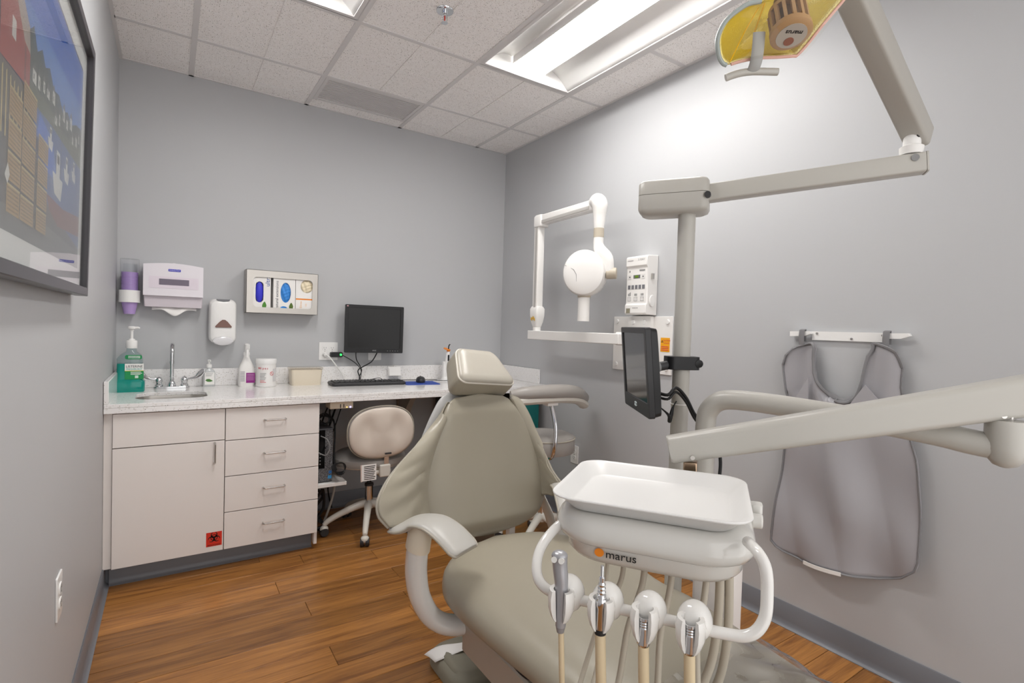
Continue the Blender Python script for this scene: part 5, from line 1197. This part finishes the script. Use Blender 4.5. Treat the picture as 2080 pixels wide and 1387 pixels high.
lbx = frame(lp, ld, -ls) if ld.cross(-ls).z > 0 else frame(lp, ld, ls)
def lbr(z, s=1.0): return [(x * s - .045 * s, y * s, z) for x, y in rrect(.205, .110, .022, 5)]
def lbr2(z, g): return [(x - .04, y, z) for x, y in rrect(.205 - g, .110 - g, .022, 5)]
MB(lbx).loft([lbr2(1.580, .03), lbr2(1.586, .008), lbr2(1.595, 0), lbr2(1.637, 0)]).build('head_housing', M_post, lt, ang=50)
MB(lbx).loft([lbr2(1.638, .004), lbr2(1.6385, 0), lbr2(1.672, 0), lbr2(1.680, .01), lbr2(1.684, .03)]).build('housing_cap', M_post, lt, ang=50)
MB(lbx).cyl((.060, -.045, 1.625), (.060, -.060, 1.625), .009, n=16).build('set_screw', M_dark, lt)
pC = Vector((1.585, -2.468, 1.640)); pD = Vector((1.874, -2.910, 1.680)); d2 = pD - pC; f2 = frame(pC, d2.cross(Vector((0, 0, 1))), d2)
MB(f2).loft([[(x, q, z) for x, z in rrect(.046, .051, .006, 3)][::-1] for q in (0, d2.length)]).build('horizontal_arm', M_post, lt, bev=.002)
MB(f2).loft([[(x, q, z) for x, z in rrect(.047, .053, .006, 3)][::-1] for q in (d2.length, d2.length + .004)]).build('arm_end_cap', M_post, lt)
s2 = -1 if (f2.to_3x3() @ Vector((1, 0, 0))).dot(Vector((-1, -1, 0))) < 0 else 1
MB(f2).cyl((s2 * .024, d2.length - .025, .012), (s2 * .026, d2.length - .025, .012), .009, n=18).build('arm_badge', M_inkg, lt)
pv = Vector((1.858, -2.886, 1.716))
MB().lathe([(.026, -.012), (.027, .008), (.020, .012), (.018, .06)], tuple(pv), 24).build('arm_pivot', M_whitem, lt)
MB().cyl(pv + Vector((-.006, -.012, .034)), pv + Vector((-.0085, -.0185, .034)), .006, n=12).build('pivot_slot', M_black, lt)
e0 = Vector((1.900, -2.888, 1.756)); e1 = Vector((1.222, -2.900, 2.115)); d3 = e1 - e0; f3 = frame(e0, d3.cross(Vector((0, 0, 1))), d3)
MB(f3).loft([[(x, q, z) for x, z in rrect(.056, .064, .010, 4)][::-1] for q in (0, d3.length)]).build('boom', mat('boom_enamel', '#a9a59e', .32), lt, bev=.003)
MB().cyl((e1.x, e1.y, e1.z), (e1.x, e1.y, 2.0), .016, n=20).build('drop_stem', M_post, lt)
# lamp head
o_ = Vector((1.209, -2.888, 1.837)); tocam = Vector((-.976, -.574, -.632)).normalized(); rx_ = Vector((.834, -.551, 0)).normalized()
yl = Vector((-.2533, -.3833, .8882)); nlh = rx_.cross(yl); lf = frame(o_, rx_, yl)
OUTL = [(-.0384, .0206), (-.0608, .0161), (-.0773, .0061), (-.0932, -.0071), (-.1031, -.0229), (-.1072, -.0437), (-.1016, -.0647), (-.0936, -.0792), (-.0799, -.0875), (-.052, -.0798), (-.0191, -.0737), (.0195, -.071), (.0483, -.0685), (.0556, -.0666), (.0709, -.0458), (.0867, -.0188), (.1026, .0059), (.1164, .0269), (.1266, .0466), (.1221, .0731), (.0752, .0905), (.0222, .0855), (-.0159, .0584), (-.0308, .031)]
OL = [Vector((p[0], p[1], 0)) for p in OUTL]
oc = Vector((.005, -.005, 0)); ND = 12
def dishp(sc_, dz): return [oc + (p - oc) * sc_ + Vector((0, 0, dz)) for p in OLs]
OLs = catmull(OL + [OL[0]], 3)[:-1]
M_gold = gold_mat('gold_reflector')
g = MB(lf); g.loft([dishp(1 - k / ND * .97, -.055 * (1 - (1 - k / ND) ** 2)) for k in range(ND + 1)][::-1], cap=False); g.build('reflector', M_gold, lt, solid=.003, ang=180)
MB(lf).tube([p + Vector((0, 0, .002)) for p in OLs[:25]], .0045, 10).build('reflector_rim', mat('rim_grey', '#a9b2b0', .3), lt)
MB(lf).tube([p + Vector((0, 0, .004)) for p in OLs[25:57]], .003, 8).build('reflector_edge', mat('edge_pink', '#e8b8ac', .2), lt)
MB(lf).tube([(-.074, -.082, .002), (-.05, -.03, -.02), (-.028, .022, -.02)], .0012, 6).tube([(-.030, -.072, .002), (-.026, -.03, -.03), (-.022, .02, -.02)], .0018, 6).build('reflector_seams', mat('seam_yellow', '#f2c21a', .3), lt)
g = MB(lf); g.loft([dishp(1.0, .028), dishp(.9, .036), dishp(.5, .042), dishp(.02, .043)][::-1], cap=False); g.build('clear_shield', pane_mat('lamp_shield', (.97, .96, .93), .04), lt)
axd = (tocam * .50 + Vector((.02, -.02, -.87))).normalized(); capc = o_ + rx_ * .020 + yl * -.030 + nlh * .030
hfm = frame(capc, rx_, axd.cross(rx_)); 
if (hfm.to_3x3() @ Vector((0, 0, 1))).dot(axd) < 0: hfm = frame(capc, -rx_, axd.cross(rx_))
M_tan = mat('lamp_tan', '#b08b62', .45)
MB(hfm).lathe([(.034, -.010), (.037, -.006), (.037, .004), (.030, .008), (.004, .009)], (0, 0, 0), 32).build('socket_cap', M_tan, lt)
MB(hfm).lathe([(.027, .0078), (.027, .0092), (.002, .0096)], (0, 0, 0), 28).build('cap_badge', mat('badge_grey', '#b3aaa0', .4), lt)
text('cap_lettering', 'marus', .013, hfm @ Matrix.Translation((.0, .009, .0098)) @ Matrix.Rotation(PI, 4, 'Z'), M_ink, lt)
MB(hfm).lathe([(.009, .0092), (.009, .0108), (.002, .011)], (0, -.011, 0), 16).build('cap_screw', mat('copper', '#b3653a', .3, .8), lt)
MB(hfm).cyl((0, 0, -.085), (0, 0, -.010), .020, n=24).build('bulb_socket', mat('socket_brown', '#7c5f40', .5), lt)
for k in range(14):
    a = 2 * PI * k / 14
    MB(hfm @ Matrix.Rotation(a, 4, 'Z')).box(.028, .035, -.003, .003, -.05, -.008).build('cooling_fin', M_tan, lt)
MB(hfm).cyl((0, 0, -.05), (0, 0, -.058), .033, n=28).build('fin_ring', M_tan, lt)
MB(lf).tube(catmull([(-.032, -.030, .010), (-.030, -.056, .016), (-.028, -.078, .016), (-.028, -.092, .012), (-.030, -.100, .006)], 5), .012, 12, flat=.35, upv=(1, 0, 0)).build('handle_bracket', mat('bracket_grey', '#a8a8a6', .4), lt)
MB(lf).tube(catmull([(-.0777, -.1104, .006), (-.064, -.105, .006), (-.045, -.100, .006), (-.020, -.0975, .006), (.0237, -.097, .006)], 5), .0072, 12).build('handle', M_post, lt)
# chairside monitor clamped to the light post
cmn = thing('chairside_monitor', 'small black monitor clamped to the light post, seen edge-on', 'monitor', (1.50, -2.41, 1.0))
TL, TR_, BL = Vector((1.491, -2.230, 1.228)), Vector((1.328, -2.482, 1.226)), Vector((1.510, -2.242, .985))
cen = (TR_ + BL) / 2; mfr = frame(cen, TR_ - TL, TL - BL)
mw_, mh_ = (TR_ - TL).length, (TL - BL).length + .01
MB(mfr).plate(rrect(mw_, mh_, .008, 3), [rrect(mw_ - .036, mh_ - .058, .003, 2, 0, .012)], -.010, .006).build('bezel', M_dark, cmn, bev=.002)
MB(mfr).box(-mw_ / 2 + .017, mw_ / 2 - .017, -mh_ / 2 + .040, mh_ / 2 - .016, -.009, .003).build('screen', mat('screen_gloss', '#3d3e40', .10), cmn)
MB(mfr).loft([[(x, y, z) for x, y in rrect(w, h, .015, 4)] for w, h, z in ((mw_ - .002, mh_ - .002, -.0105), (mw_ - .004, mh_ - .01, -.028), (mw_ - .08, mh_ - .08, -.040))][::-1]).build('back_shell', M_black, cmn)
lgm = MB(mfr)
for s in (-1, 1): lgm.tube(catmull([(-.012 * s, -mh_ / 2 + .024, .0065), (-.004 * s, -mh_ / 2 + .028, .0065), (.004 * s, -mh_ / 2 + .016, .0065), (.012 * s, -mh_ / 2 + .020, .0065)], 4), .0016, 6)
lgm.build('logo', mat('logo_white', '#c9d6d8', .4), cmn)
bkc = mfr @ Vector((0, .0, -.040)); pst = Vector((1.555, -2.42, bkc.z + .018)); dv = (pst - bkc)
MB().cyl(bkc + dv * 0, bkc + dv * .12, .036, .030, n=24).build('mount_disc', M_black, cmn)
MB().cyl(bkc + dv * .1, bkc + dv * .55, .014, n=18).build('mount_arm', M_dark, cmn)
MB().cyl(bkc + dv * .22, bkc + dv * .30, .0155, n=18).build('arm_ring', M_inkg, cmn)
MB(frame(pst, (1, -.55, 0), (.55, 1, 0))).plate(rrect(.10, .066, .020, 5, .0, 0), [ell(.0262, .0262, 28)], -.020, .020).build('post_clamp', M_black, cmn, bev=.004)
MB(frame(pst, (1, -.55, 0), (.55, 1, 0))).cyl((.042, -.034, 0), (.042, -.028, 0), .012, n=18).build('clamp_screw', M_blackg, cmn)
c1 = mfr @ Vector((.06, -.06, -.03))
for i, (o1, l1) in enumerate(((0, 'thick black cord looping from the chairside monitor to the delivery arm'), (.012, 'second black cord running beside the monitor loop'))):
    p = catmull([tuple(c1 + Vector((0, 0, -o1))), (1.43, -2.475, 1.04 - o1), (1.46, -2.48, 1.06 - o1), (1.50, -2.485, 1.03 - o1), (1.53, -2.50, .975 - o1), (1.57, -2.53, .935 - o1), (1.58, -2.55, .86), (1.565, -2.56, .80)], 6)
    tag(MB().tube(p, .0048 - .001 * i, 10).build('monitor_cord', M_cable), l1, 'cord')
tag(MB().tube(catmull([tuple(c1 + Vector((.0, 0, -.03))), (1.43, -2.48, .985), (1.44, -2.478, .965), (1.455, -2.475, 1.0), (1.47, -2.475, 1.02)], 5), [.002, .002, .006, .006, .006, .002, .002], 8).build('ferrite_cord', M_cable), 'thin black cord with a ferrite lump below the chairside monitor', 'cord')
tag(MB().tube([(1.555 + .0275 * math.cos(a), -2.42 + .0275 * math.sin(a), 1.0) for a in [2 * PI * k / 24 for k in range(24)]], .002, 6, closed=True).build('zip_tie', M_whitem), 'white cable tie around the light post below the clamp', 'cable tie')
